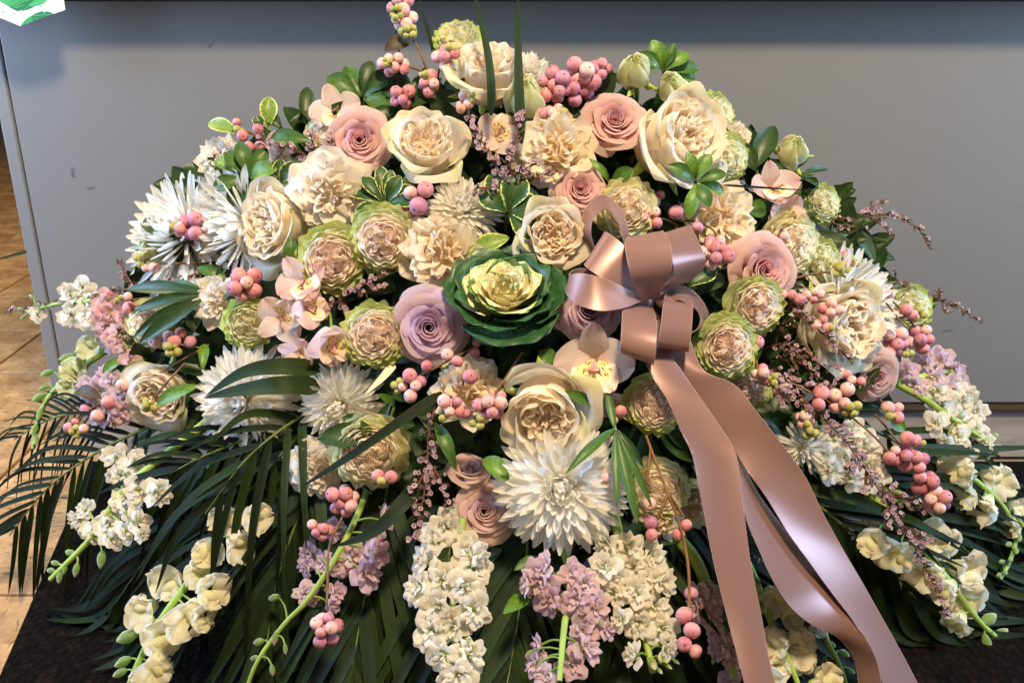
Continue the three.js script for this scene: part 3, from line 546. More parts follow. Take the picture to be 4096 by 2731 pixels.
// ------------------------------------------------ wax flowers: wiry red stems, needle leaves, tiny five-petalled cups
const waxBlossom = [0, 1, 2].map((k) => {
  const list = [], rim = [[0.72, 0.48, 0.54], [0.66, 0.40, 0.48], [0.78, 0.60, 0.62]][k];
  for (let i = 0; i < 5; i++) list.push(lobe(i * 1.2566, 0.5, 0.95, [0.7, 1.35], (u, v) => mix(C('#8c3a4c'), rim, sm(0.25, 0.5, v)), i, 0.02));
  list.push(paint(new THREE.SphereGeometry(0.24, 8, 6).scale(1, 1, 0.6).translate(0, 0, 0.12), C('#7e2a40')));
  list.push(paint(new THREE.ConeGeometry(0.34, 0.8, 7).rotateX(-Math.PI / 2).translate(0, 0, -0.3), C('#7a4636')));
  return mergeGeometries(list.map((g) => g.toNonIndexed()));
});
function waxSprig(label, seed, stems, o = {}) {
  const r = rng(seed), base = at(...stems[0][0]), t = thing('wax_flower_sprig', label, 'wax flower', base.toArray(), o.group), solid = [], leafs = [], k0 = perPx(base);
  const bloom = (p, d, size) => { const m = part('blossom', waxBlossom[Math.floor(r() * 3)], PETAL[0], t); m.position.copy(p).sub(base); m.scale.setScalar(size * k0); turnTo(m, d, r() * 6); };
  const needle = (p, d, l) => { const e = p.clone().addScaledVector(d, l * k0); leafs.push(paint(new THREE.ConeGeometry(1.5 * k0, l * k0, 4).translate(0, l * k0 / 2, 0).applyQuaternion(new THREE.Quaternion().setFromUnitVectors(V(0, 1, 0), d)).translate(p.x, p.y, p.z), r() < 0.6 ? C('#5c2c26') : C('#4c5a2a'))); };
  for (const s of stems) {
    const pts = pathOf(s), curve = curveOf(pts), len = curve.getLength() / k0;
    solid.push(paint(tube(pts, (v) => k0 * lerp(o.thick ?? 2.6, 1.2, v), 6, 20), (x, y, z) => mix(o.stem ?? WINE, BROWN, 0.35 + 0.4 * noise(x * 70, y * 70, z * 70))));
    const n = Math.round(len / ((o.gap ?? 15) * 0.6));
    for (let i = 0; i < n; i++) {
      const v = lerp(o.from ?? 0.1, 1, (i + r() * 0.8) / n), p = curve.getPointAt(Math.min(1, v)), tan = curve.getTangentAt(Math.min(1, v));
      const side = V(r() - 0.5, r() - 0.5, r() - 0.25).cross(tan).normalize(); if (side.dot(BACKV) < -0.4) side.negate();
      const bl = (o.branch ?? 26) * (0.25 + 1.35 * r() * r() + 0.2) * (1 - 0.6 * v), d = side.clone().addScaledVector(tan, 0.7).normalize(), e = p.clone().addScaledVector(d, bl * k0);
      solid.push(paint(tube([p, e], 1.0 * k0, 4, 2), o.stem ?? WINE));
      const c = Math.floor(r() * r() * 2.2 * ((o.dense ?? 3) + 1));
      for (let j = 0; j < c; j++) { const q = p.clone().lerp(e, 0.45 + 0.55 * (j + 1) / c), dd = side.clone().addScaledVector(V(r() - 0.5, r() - 0.5, r() - 0.2), 1.3).addScaledVector(BACKV, 0.5).normalize(); bloom(q.clone().addScaledVector(dd, 3.5 * k0), dd, 1.0 * (o.size ?? 6.5) * (0.75 + 0.45 * r())); }
      for (let j = 0; j < 2 * (o.needles ?? 4); j++) needle(p.clone().lerp(e, r()), side.clone().addScaledVector(tan, 0.6 + r()).addScaledVector(V(r() - 0.5, r() - 0.5, r() - 0.5), 1.4).normalize(), 7 + 6 * r());
    }
  }
  part('stem', mergeGeometries(solid.map((g) => g.toNonIndexed())).translate(-base.x, -base.y, -base.z), twigMat, t);
  if (leafs.length) { const m = part('needle_leaves', mergeGeometries(leafs.map((g) => g.toNonIndexed())).translate(-base.x, -base.y, -base.z), stemMat, t); m.userData.kind = 'stuff'; }
  return t;
}
// ------------------------------------------------ long blades and palm fronds
// blade: list of [x, y, depth] along its middle, greatest width in pixels
function bladeGeometry(pts, width, base, tiltUp = 0.3, fold = 0.25) {
  const curve = curveOf(pts), k = perPx(pts[0]), n = 16;
  return sheet(4, n, (u, v) => {
    const p = curve.getPoint(v), tan = curve.getTangent(v), look = EYE.clone().sub(p).normalize().addScaledVector(V(0, 1, 0), tiltUp).normalize(), x = tan.clone().cross(look).normalize(), z = x.clone().cross(tan);
    const w = width * 0.5 * k * Math.min(1, Math.pow(v * 9 + 0.12, 0.6)) * Math.pow(1 - Math.pow(v, 2.2), 0.8);
    const q = p.addScaledVector(x, u * w).addScaledVector(z, Math.abs(u) * w * fold).sub(base); return [q.x, q.y, q.z];
  });
}
function blade(name, label, path, width, look = 0, group, tiltUp, category = 'grass blade') {
  const pts = pathOf(path), m = part(name, bladeGeometry(pts, width, pts[0], tiltUp), BLADE[look], scene);
  m.name = numbered(name); m.position.copy(pts[0]); m.userData = { label, category }; if (group) m.userData.group = group; return m;
}
// frond: rachis path, leaflet length, width, count per side, opening angle in degrees
function frond(label, seed, path, o) {
  const r = rng(seed), pts = pathOf(path), curve = curveOf(pts), base = pts[0], t = thing('palm_frond', label, 'palm frond', base.toArray(), o.group), k = perPx(pts[Math.floor(pts.length / 2)]);
  part('rachis', paint(tube(pts, (v) => k * lerp(4.5, 1.2, v), 6, 24).translate(-base.x, -base.y, -base.z), C('#5a6b2e')), stemMat, t);
  for (let i = 0; i < o.n; i++) for (const s of o.sides ?? [-1, 1]) {
    const v = lerp(o.from ?? 0.12, 1, (i + (s > 0 ? 0.35 : 0) + r() * 0.3) / (o.n + 0.4)), p = curve.getPointAt(Math.min(1, v)), tan = curve.getTangentAt(Math.min(1, v)), side = tan.clone().cross(BACKV).normalize().multiplyScalar(s);
    const ang = (o.angle ?? 38) * (1 - 0.55 * v) * (0.8 + 0.4 * r()) * Math.PI / 180, L = k * o.len * (0.55 + 0.6 * Math.sin(Math.PI * Math.min(1, 0.15 + 0.8 * v))) * (0.85 + 0.3 * r());
    const d = tan.clone().multiplyScalar(Math.cos(ang)).addScaledVector(side, Math.sin(ang)).addScaledVector(BACKV, (r() - 0.5) * 0.25).normalize(), sag = (o.sag ?? 0.12) * L;
    const mid = p.clone().addScaledVector(d, L * 0.55).addScaledVector(V(0, -1, 0), sag * 0.3), end = p.clone().addScaledVector(d, L).addScaledVector(V(0, -1, 0), sag * (0.7 + r()));
    for (const q of [mid, end]) if (q.y < 0.03) q.y = 0.03 + 0.01 * r();
    part('leaflet', bladeGeometry([p, mid, end], o.width * (0.8 + 0.4 * r()), base, 0.1 + r() * 0.8, 0.15 + 0.3 * r()), BLADE[(i + (s > 0 ? 1 : 0) + Math.floor(r() * 2)) % 3], t);
  }
  return t;
}

// ---------------------------------------------------------------- the big roses
const KIND = {
  cream: (k) => ['cream' + k, () => gardenRoseParts(20 + k, [0.95, 0.83, 0.66], [0.94, 0.87, 0.74], [0.93, 0.88, 0.77], C('#c3cc80'))],
  peach: (k) => ['peach' + k, () => gardenRoseParts(30 + k, [0.96, 0.84, 0.72], [0.95, 0.88, 0.77], [0.93, 0.88, 0.77], C('#c8d08a'))],
  pink: (k) => ['pink' + k, () => roseParts(40 + k, [0.73, 0.39, 0.45], [0.81, 0.57, 0.60], [0.85, 0.69, 0.68], 1.0 + 0.06 * k)],
  mauve: (k) => ['mauve' + k, () => roseParts(45 + k, [0.58, 0.36, 0.58], [0.73, 0.57, 0.75], [0.79, 0.66, 0.77], 1.12)],
  dusky: (k) => ['dusky' + k, () => roseParts(48 + k, [0.66, 0.42, 0.44], [0.74, 0.55, 0.53], [0.79, 0.64, 0.60], 1.05)],
  frill: (k) => ['frill' + k, () => frilledRoseParts(60 + k, [0.93, 0.72, 0.70], [0.94, 0.88, 0.81], C('#c4d666'))],
  frillPale: (k) => ['frillp' + k, () => frilledRoseParts(66 + k, [0.93, 0.77, 0.68], [0.93, 0.89, 0.76], C('#dbe298'), 0.5)],
  frillGreen: (k) => ['frillg' + k, () => frilledRoseParts(63 + k, [0.87, 0.84, 0.68], [0.87, 0.89, 0.68], C('#bcd05e'))],
  bud: (k) => ['bud_rose' + k, () => budRoseParts(80 + k, [0.88, 0.88, 0.70], C('#bcca74'))],
  carn: (k) => ['carn' + k, () => carnationParts(100 + k, [0.93, 0.85, 0.74], [0.93, 0.91, 0.86])],
  carnCream: (k) => ['carnc' + k, () => carnationParts(105 + k, [0.94, 0.82, 0.63], [0.93, 0.87, 0.74])],
  mum: (k) => ['mum' + k, () => mumParts(120 + k, 190, 1.55, 0)],
  mumOpen: (k) => ['mumo' + k, () => mumParts(124 + k, 230, 1.75, 0.1)],
  mumPom: (k) => ['mump' + k, () => mumParts(128 + k, 210, 2.0, -0.5)],
  daisy: (k) => ['daisy' + k, () => mumParts(132 + k, 60, 1.6, 0.1, { eye: C('#c2ba4c') })],
  alstro: (k) => ['alstro' + k, () => alstroParts(140 + k, [0.88, 0.74, 0.68], [0.80, 0.45, 0.50])],
  alstroPink: (k) => ['alstrop' + k, () => alstroParts(145 + k, [0.87, 0.69, 0.67], [0.78, 0.34, 0.44], 0.8)],
};
const GROW = { cream: 1.28, peach: 1.25, pink: 1.1, mauve: 1.1, dusky: 1.1, frill: 1.27, frillPale: 1.27, frillGreen: 1.27, bud: 1.55, carn: 1.15, carnCream: 1.15, mum: 1.08, mumOpen: 1.05, mumPom: 1.08, daisy: 1.1, alstro: 1.1, alstroPink: 1.15 };
function many(name, category, rows) {
  for (const [label, [kind, k], seen, tilt, roll = 0, rise] of rows) { const [key, make] = KIND[kind](k); const s = [...seen]; s[3] *= GROW[kind]; flower(name, label, category, key, make, s, tilt, roll, null, rise); }
}
many('cream_rose', 'rose', [
  ['big cream rose at the very top of the spray, crossed by two grass blades', ['cream', 0], [1118, 165, -0.01, 96], [0.05, 0.88], 0.3, 0.5],
  ['open cream garden rose between the dusty pink rose and the upper wax flowers', ['peach', 0], [976, 325, 0.03, 98], [0.03, 0.6], 1.1, 0.6],
  ['largest cream garden rose, upper right, its folded heart turned right beside green frills', ['cream', 1], [1562, 318, 0.03, 128], [0.62, 0.32], 2.0, 0.5],
  ['cream rose with sharply turned-back petals left of the white carnation on the upper left', ['cream', 2], [632, 515, 0.03, 104], [-0.74, 0.12], 0.6, 0.5],
  ['peach cream rose just above the ornamental kale, left of the bow', ['peach', 1], [1268, 540, 0.035, 92], [0.12, 0.1], 0.2, 0.5],
  ['peach cream rose in the lower middle, hanging over the biggest white chrysanthemum', ['peach', 0], [1250, 945, 0.045, 118], [-0.05, -0.5], 2.6, 0.5],
  ['cream rose on the right side with narrow twigs of berries crossing it', ['cream', 0], [1935, 745, 0.03, 112], [0.74, 0.0], 1.4, 0.5],
  ['wide cream rose on the far left behind a drooping white chrysanthemum', ['cream', 2], [368, 900, -0.005, 84], [-0.45, -0.35], 0.9, 0.5],
]);
many('pink_rose', 'rose', [
  ['dusty pink rose left of the open cream garden rose near the top', ['pink', 0], [826, 322, 0.015, 72], [-0.06, 0.16], 0.4],
  ['tall pink rose standing beside the largest cream rose, below the white green-edged buds', ['pink', 1], [1410, 285, 0.0, 74], [0.1, 0.5], 1.2, 0.35],
  ['small pink rose tucked above the loop of ribbon and the green frilled rose', ['pink', 2], [1332, 436, 0.015, 60], [0.16, 0.28], 2.0],
  ['pink rose to the right of the bow, its swirl facing right', ['pink', 0], [1752, 620, 0.03, 78], [0.45, 0.0], 0.9, 0.4],
  ['faded pink rose bud at the right edge of the spray above the pink stock', ['dusky', 1], [2005, 862, 0.0, 60], [0.55, -0.3], 0.2, 0.3],
]);
many('mauve_rose', 'rose', [
  ['lavender rose with a tight spiral to the left of the ornamental kale', ['mauve', 0], [985, 752, 0.04, 84], [0.02, -0.03], 0.5],
  ['lavender rose half hidden under the bow, above the speckled lily', ['mauve', 1], [1352, 712, 0.035, 72], [0.08, 0.25], 1.7],
  ['dusky mauve rose in shade beside the biggest white chrysanthemum', ['dusky', 0], [1112, 1175, -0.02, 70], [0.05, 0.1], 0.3],
  ['pale mauve rose bud in shade above the dusky mauve rose', ['dusky', 1], [1076, 1082, -0.02, 46], [0.1, 0.65], 1.0, 0.3],
]);
many('frilled_rose', 'garden rose', [
  ['round green-edged frilled rose with pink folds, directly right of the pointed cream rose', ['frill', 0], [762, 594, 0.04, 70], [-0.08, -0.05], 0.4],
  ['tilted green-edged frilled rose with the pinkest heart, under the white carnation', ['frill', 1], [880, 549, 0.04, 70], [-0.12, -0.02], 1.2],
  ['green-edged frilled rose with a cleft heart, left of the lavender rose', ['frill', 1], [858, 768, 0.045, 66], [-0.1, 0.0], 2.9],
  ['greenest frilled rose beside the left carnation, behind pale pink lilies', ['frillGreen', 0], [570, 742, 0.025, 52], [-0.05, -0.2], 1.0],
  ['yellow-green frilled rose seen through the top ribbon loop', ['frillPale', 0], [1440, 478, 0.02, 62], [0.08, 0.18], 0.2],
  ['upper one of the two green frilled roses pressed together to the right of the bow', ['frill', 0], [1736, 702, 0.035, 62], [0.4, -0.12], 1.9],
  ['lower one of the two green frilled roses pressed together to the right of the bow', ['frill', 2], [1668, 796, 0.045, 66], [0.3, -0.1], 0.8],
  ['green frilled rose with a three-part pink heart touching the first ribbon tail', ['frill', 3], [1505, 926, 0.045, 62], [0.02, -0.08], 0.1],
  ['pale yellow frilled rose with a pink rim hanging under the diagonal grass blade', ['frillPale', 1], [850, 1036, 0.02, 78], [-0.02, -0.3], 2.2],
  ['yellow-green frilled rose behind the brown twig, right of the biggest chrysanthemum', ['frillPale', 0], [1512, 1122, -0.005, 62], [0.1, -0.1], 1.3],
  ['pale frilled rose half covered by the left ribbon tail, low in the spray', ['frillPale', 1], [1598, 1158, -0.02, 48], [0.15, -0.25], 0.5],
  ['shaded pink frilled rose just right of the second ribbon tail', ['frill', 3], [1722, 892, 0.0, 46], [0.25, -0.3], 2.4],
  ['big green-white frilled rose at the right shoulder below the pink lilies', ['frillPale', 2], [1815, 560, 0.01, 66], [0.5, 0.0], 0.7],
  ['green frilled rose behind the right shoulder, next to wax flower twigs', ['frillGreen', 1], [1884, 600, -0.01, 48], [0.5, 0.05], 1.5],
  ['yellow-green frilled rose peeping out behind the far right chrysanthemum', ['frillGreen', 0], [2092, 704, -0.03, 48], [0.45, 0.15], 2.2],
  ['green frilled rose rising behind the top cream rose', ['frillGreen', 1], [1052, 92, -0.03, 50], [-0.1, 0.7], 0.2, 0.4],
  ['green frilled rose edge behind the largest cream rose, upper side', ['frillGreen', 2], [1645, 258, -0.015, 46], [0.55, 0.4], 0.6],
  ['green frilled rose edge right of the largest cream rose, lower side', ['frillGreen', 0], [1672, 362, -0.005, 52], [0.6, 0.0], 2.1],
  ['yellowish frilled rose tucked behind the dusty pink rose, crossed by wax flowers', ['frillPale', 2], [748, 306, -0.015, 48], [-0.4, 0.3], 1.1],
  ['pale green frilled rose on the far left behind dark pointed leaves', ['frillPale', 0], [342, 742, 0.0, 50], [-0.35, 0.0], 1.8],
  ['green frilled rose at the right edge under the wax flower twig', ['frillGreen', 2], [1890, 468, -0.02, 42], [0.5, 0.25], 0.4],
]);
many('rose_bud', 'rose bud', [
  ['large half-open white-green rose bud at the upper right, highest of its pair', ['bud', 0], [1460, 165, 0.0, 56], [-0.05, 0.62], 0.3, 0.5],
  ['half-open white-green rose bud pointing right, lower of the upper right pair', ['bud', 1], [1546, 202, 0.0, 52], [-0.15, 0.55], 1.3, 0.5],
  ['lone yellow-green rose bud standing out at the upper right against the counter', ['bud', 2], [1822, 350, -0.01, 52], [0.2, 0.55], 0.9, 0.5],
  ['cup-shaped white-green rose right below the top cream rose, behind the tallest blade', ['bud', 2], [1203, 232, 0.0, 66], [0.05, 0.66], 2.1, 0.45],
  ['yellow-green rose bud on the left below the spiky white chrysanthemum', ['bud', 0], [352, 570, 0.0, 46], [-0.2, 0.4], 1.4, 0.5],
]);
many('carnation', 'carnation', [
  ['large white carnation on the upper left above two frilled roses', ['carn', 0], [760, 442, 0.045, 80], [0.05, -0.02], 0.2],
  ['cream carnation under the pink snowberries near the top', ['carnCream', 0], [1280, 345, 0.02, 78], [0.0, 0.2], 1.2],
  ['peach cream carnation between a frilled rose and the ornamental kale', ['carnCream', 1], [1012, 578, 0.03, 82], [0.1, 0.02], 2.0],
  ['pale yellow carnation above the pink rose right of the bow', ['carnCream', 0], [1655, 502, 0.015, 78], [0.2, 0.18], 2.7],
  ['cream carnation behind two hanging berry twigs, left of the lower peach rose', ['carnCream', 1], [1076, 898, 0.02, 72], [-0.05, 0.0], 0.6],
  ['small white carnation on the left under a cluster of seven berries', ['carn', 1], [500, 695, 0.02, 54], [-0.35, -0.05], 1.5],
  ['white carnation low on the left, below the round white chrysanthemum', ['carn', 0], [728, 1075, 0.0, 58], [-0.1, -0.25], 2.5],
  ['white carnation at the upper left edge behind spiky petals', ['carn', 1], [500, 366, -0.02, 46], [-0.4, 0.3], 0.4],
  ['small peach carnation in shade below the yellow-green frilled rose', ['carnCream', 1], [1506, 1196, -0.025, 50], [0.05, -0.5], 1.1],
  ['small cream carnation behind the right side of the largest cream rose', ['carnCream', 0], [1692, 318, -0.02, 34], [0.5, 0.2], 1.9],
]);
many('chrysanthemum', 'chrysanthemum', [
  ['white chrysanthemum standing on edge in the upper middle between wax flowers and berries', ['mum', 0], [1062, 470, 0.02, 84], [0.02, 0.55], 0.4, 0.25],
  ['white chrysanthemum seen from the side on the left, spiky petals swept left', ['mum', 1], [548, 520, -0.005, 152], [-0.82, 0.02], 0.2, 0.1],
  ['farthest left white chrysanthemum, petals fanned against the grey counter', ['mum', 0], [412, 535, -0.02, 160], [-0.72, 0.45], 1.2, 0.1],
  ['drooping white chrysanthemum on the left above the dark palm blades', ['mumOpen', 0], [535, 918, 0.03, 128], [-0.55, 0.0], 2.0, 0.3],
  ['round pompon-like white chrysanthemum with a greenish heart, left of the berry twig', ['mumPom', 0], [765, 945, 0.03, 96], [-0.35, -0.28], 0.3, 0.4],
  ['biggest white chrysanthemum in the lower middle, petals streaming down', ['mumOpen', 1], [1287, 1120, 0.05, 158], [0.0, -0.05], 1.1, 0.3],
  ['white chrysanthemum behind the right cream rose, petals pointing up and right', ['mum', 1], [1955, 690, -0.01, 155], [0.68, 0.5], 1.7, 0.15],
  ['white chrysanthemum behind the top cream rose, to its right', ['mum', 0], [1222, 170, -0.03, 62], [0.4, 0.5], 0.8, 0.25],
  ['flat white chrysanthemum partly under the right ribbon tail', ['daisy', 0], [1850, 1030, 0.0, 62], [0.25, -0.1], 0.5, 0.2],
  ['white chrysanthemum with only its petal tips showing behind the green frills on the right', ['mum', 1], [1918, 552, -0.04, 48], [0.6, 0.3], 0.3, 0.2],
  ['white star-like chrysanthemum low on the right between ribbon and snapdragon', ['daisy', 0], [1990, 1200, -0.04, 52], [0.0, -0.2], 1.6, 0.2],
]);
many('peruvian_lily', 'lily', [
  ['open speckled pale pink lily below the bow', ['alstro', 0], [1365, 825, 0.06, 96], [-0.02, -0.05], 0.05, 0.35],
  ['pale pink lily at the upper left reaching up above the dusty pink rose', ['alstro', 1], [768, 248, -0.005, 62], [-0.1, 0.45], 0.3, 0.35],
  ['pale pink lily on the left just below a frilled rose', ['alstroPink', 0], [690, 640, 0.05, 66], [-0.2, 0.2], 0.6, 0.4],
  ['pale pink lily in the left cluster, nearest the greenest frilled rose', ['alstro', 1], [640, 735, 0.045, 62], [-0.25, -0.2], 2.2, 0.4],
  ['pale pink lily hanging straight down beside the cleft frilled rose', ['alstroPink', 1], [762, 782, 0.055, 62], [0.0, -0.62], 0.1, 0.4],
  ['pink-blotched lily in the left cluster with a petal held high', ['alstroPink', 1], [705, 708, 0.045, 52], [0.25, -0.05], 1.4, 0.4],
  ['pink-blotched lily lowest in the left cluster above the dark blades', ['alstroPink', 0], [680, 808, 0.045, 50], [-0.3, -0.35], 1.0, 0.4],
  ['pink lily on the right shoulder, upper of two', ['alstroPink', 1], [1775, 425, 0.01, 62], [0.25, 0.45], 0.2, 0.4],
  ['pink lily on the right shoulder, lower of two', ['alstroPink', 0], [1800, 495, 0.01, 56], [0.45, -0.05], 1.2, 0.4],
  ['pink lily behind the wax flowers in the upper middle', ['alstro', 0], [1142, 312, 0.0, 58], [0.15, 0.25], 2.3, 0.4],
  ['yellowish pink lily in the upper left behind the wax flower twig', ['alstro', 1], [636, 350, -0.01, 50], [-0.25, 0.1], 1.6, 0.4],
  ['small shaded lily under the open speckled lily', ['alstro', 1], [1412, 928, 0.01, 44], [0.1, -0.6], 0.5, 0.4],
]);
// ornamental kale: ruffled dark leaves with pale veins round a cream heart
{
  const veins = (base, vein, rim) => canvasMap(512, 512, (g, w, h) => {
    const r = rng(21); g.fillStyle = base; g.fillRect(0, 0, w, h);
    for (let i = 0; i < 500; i++) { g.globalAlpha = 0.08; g.fillStyle = r() < 0.5 ? vein : '#0d1f10'; g.beginPath(); g.ellipse(r() * w, r() * h, 10 + 20 * r(), 6 + 12 * r(), r() * 3, 0, 7); g.fill(); }
    const branch = (x, y, a, l, wd, n) => { const x2 = x + Math.sin(a) * l, y2 = y - Math.cos(a) * l; g.globalAlpha = 0.75; g.strokeStyle = vein; g.lineWidth = wd; g.beginPath(); g.moveTo(x, y); g.lineTo(x2, y2); g.stroke(); if (n) for (const s of [-1, 0, 1]) if (s || n > 1) branch(x2, y2, a + s * (0.45 + 0.2 * r()), l * (s ? 0.72 : 0.82), wd * 0.62, n - 1); };
    branch(w / 2, h, 0, h * 0.22, 15, 4); branch(w / 2, h, -0.7, h * 0.25, 12, 4); branch(w / 2, h, 0.7, h * 0.25, 12, 4);
    if (rim) for (let i = 0; i < 140; i++) { g.globalAlpha = 0.9; g.fillStyle = rim; const y = r() * r() * h * 0.14; g.beginPath(); g.arc(r() * w, y + 2, 3 + r() * 6, 0, 7); g.fill(); }
    if (rim) for (let i = 0; i < 60; i++) { g.globalAlpha = 0.9; g.fillStyle = rim; const s = r() < 0.5 ? r() * 26 : w - r() * 26; g.beginPath(); g.arc(s, r() * h * 0.45, 3 + r() * 5, 0, 7); g.fill(); }
    g.globalAlpha = 1;
  });
  const dark = new THREE.MeshPhysicalMaterial({ map: veins('#234c28', '#a4c596'), roughness: 0.42, side: THREE.DoubleSide }), midm = new THREE.MeshPhysicalMaterial({ map: veins('#6d8a48', '#c3cc86', '#3a6a34'), roughness: 0.5, side: THREE.DoubleSide });
  const heart = new THREE.MeshPhysicalMaterial({ map: veins('#ecdfae', '#f5eed0', '#6c9a50'), roughness: 0.6, side: THREE.DoubleSide });
  const white = () => [1, 1, 1], r = rng(77), list = [];
  for (let k = 0; k < 9; k++) { const s = k / 8; list.push(['outer_leaf', petal({ len: 0.88 + 0.14 * s, phi: 0.75 + 0.5 * s, curl: 0.25 + 0.4 * r(), belly: 0.16, half: 1.05, az: k * 2.39996, ruffle: 0.045, freq: 2.4, drop: 0.05, round: 0.85, seed: 300 + k, nu: 22, nv: 12, col: white }), dark]); }
  for (let k = 0; k < 4; k++) list.push(['middle_leaf', petal({ len: 0.74 + 0.05 * k, phi: 0.62 + 0.08 * k, curl: 0.3, belly: 0.15, half: 1.1, az: k * 2.39996 + 0.7, ruffle: 0.035, freq: 3, drop: 0.05, round: 0.85, seed: 330 + k, nu: 18, nv: 10, col: white }), k > 1 ? dark : midm]);
  for (let k = 0; k < 15; k++) { const s = k / 14; list.push(['heart_leaf', petal({ len: 0.46 + 0.32 * s, phi: 0.15 + 0.75 * s, curl: 0.35, belly: 0.1, half: lerp(1.5, 1.15, s), az: k * 2.39996 + 0.3, ruffle: 0.022, freq: 2.2, drop: 0.08, round: 0.85, twist: 0.12, z0: 0.06, seed: 350 + k, nu: 16, nv: 9, col: white }), heart]); }
  list.push(stub(0.8, 0.1));
  flower('ornamental_kale', 'ornamental kale with dark veined outer leaves and a pale yellow heart, centre of the spray', 'kale', 'kale', () => list, [1160, 672, 0.05, 160], [0.02, 0.68], 0.6, null, 0.36);
}

// ---------------------------------------------------------------- bow of satin ribbon
{
  const satin = new THREE.MeshPhysicalMaterial({ color: new THREE.Color().setRGB(0.26, 0.15, 0.138), roughness: 0.36, metalness: 0.34, anisotropy: 0.6, sheen: 0.15, sheenRoughness: 0.4, sheenColor: new THREE.Color().setRGB(0.5, 0.35, 0.32), side: THREE.DoubleSide,
    bumpMap: dataMap(256, 64, grey((x, y) => 0.5 + 0.25 * Math.sin(y * 200) + (y < 0.03 || y > 0.97 ? 0.5 * Math.sin(x * 800) : 0)), false), bumpScale: 0.00012 });
  const edging = new THREE.MeshStandardMaterial({ color: new THREE.Color().setRGB(0.46, 0.29, 0.25), roughness: 0.5 });
  const K = at(1478, 692, 0.075), bow = thing('satin_bow', 'dusty rose satin bow with wide loops and three long tails on the right of centre', 'ribbon bow', K.toArray());
  // a band of ribbon between two edges: [x, y, depth of one edge, x, y, depth of the other] along it
  function band(name, rows, n, ripple) {
    const a = new THREE.CatmullRomCurve3(rows.map((q) => at(q[0], q[1], q[2]))), b = new THREE.CatmullRomCurve3(rows.map((q) => at(q[3], q[4], q[5])));
    const g = sheet(10, n, (u, v) => { const q = a.getPoint(v).lerp(b.getPoint(v), (u + 1) / 2); q.addScaledVector(BACKV, ripple * Math.sin(v * 9) * (1 - u * u) + 0.0008 * u * u); q.sub(K); return [q.x, q.y, q.z]; });
    const uv = g.attributes.uv; for (let i = 0; i < uv.count; i++) { const x = uv.getX(i); uv.setXY(i, uv.getY(i) * n / 10, x); }
    const o = part(name, g, satin, bow);
    for (const c of [a, b]) part('selvedge', tube(c.getPoints(n).map((q) => q.sub(K)), 0.00045, 5, n), edging, o);
  }
  band('loop', [[1352, 600, 0.02, 1372, 600, 0.04], [1348, 572, 0.033, 1368, 575, 0.051], [1334, 530, 0.05, 1357, 535, 0.068], [1345, 478, 0.046, 1364, 500, 0.068], [1385, 447, 0.046, 1393, 481, 0.068], [1425, 478, 0.046, 1418, 505, 0.068], [1443, 530, 0.05, 1430, 545, 0.068], [1450, 590, 0.033, 1440, 595, 0.051], [1460, 640, 0.02, 1450, 640, 0.04]], 48, 0);   // arch at the top, seen through
  band('loop', [[1500, 690, 0.05, 1515, 705, 0.06], [1522, 674, 0.045, 1535, 698, 0.075], [1550, 658, 0.035, 1555, 688, 0.08], [1585, 663, 0.025, 1580, 698, 0.08], [1613, 690, 0.02, 1601, 712, 0.075], [1628, 723, 0.02, 1609, 735, 0.07], [1618, 752, 0.025, 1600, 757, 0.065], [1585, 767, 0.03, 1570, 766, 0.06], [1540, 745, 0.04, 1530, 748, 0.055], [1505, 715, 0.05, 1500, 720, 0.055]], 48, 0);   // right, seen into
  band('loop', [[1490, 680, 0.05, 1520, 675, 0.05], [1500, 610, 0.045, 1560, 590, 0.035], [1516, 548, 0.055, 1574, 527, 0.04], [1526, 534, 0.075, 1583, 517, 0.06], [1535, 560, 0.10, 1602, 550, 0.085], [1545, 600, 0.11, 1619, 590, 0.095], [1548, 628, 0.10, 1619, 610, 0.085], [1535, 648, 0.085, 1590, 640, 0.065], [1505, 668, 0.07, 1540, 662, 0.055], [1480, 685, 0.06, 1505, 680, 0.055]], 48, 0);   // upper right
  band('loop', [[1445, 700, 0.07, 1482, 668, 0.07], [1432, 684, 0.09, 1476, 645, 0.09], [1382, 640, 0.11, 1440, 572, 0.11], [1352, 617, 0.105, 1404, 540, 0.10], [1342, 606, 0.085, 1388, 533, 0.08], [1352, 612, 0.06, 1395, 545, 0.055], [1390, 645, 0.05, 1430, 600, 0.045], [1440, 690, 0.055, 1470, 665, 0.05]], 48, 0);   // upper left
  band('loop', [[1462, 680, 0.08, 1478, 690, 0.08], [1450, 670, 0.095, 1466, 694, 0.095], [1404, 646, 0.11, 1428, 708, 0.11], [1358, 632, 0.115, 1374, 713, 0.115], [1328, 628, 0.105, 1322, 696, 0.105], [1308, 632, 0.09, 1300, 668, 0.085], [1318, 620, 0.07, 1312, 645, 0.065], [1346, 618, 0.055, 1352, 645, 0.05], [1420, 660, 0.05, 1420, 690, 0.045], [1465, 680, 0.055, 1470, 695, 0.05]], 48, 0);   // left
  band('loop', [[1465, 690, 0.085, 1512, 686, 0.085], [1462, 668, 0.105, 1522, 662, 0.105], [1447, 622, 0.135, 1543, 612, 0.135], [1437, 575, 0.135, 1540, 562, 0.135], [1437, 553, 0.12, 1530, 540, 0.12], [1447, 544, 0.095, 1520, 530, 0.095], [1455, 560, 0.07, 1518, 550, 0.07], [1462, 620, 0.06, 1518, 615, 0.06], [1468, 680, 0.06, 1510, 678, 0.06]], 48, 0);   // top middle
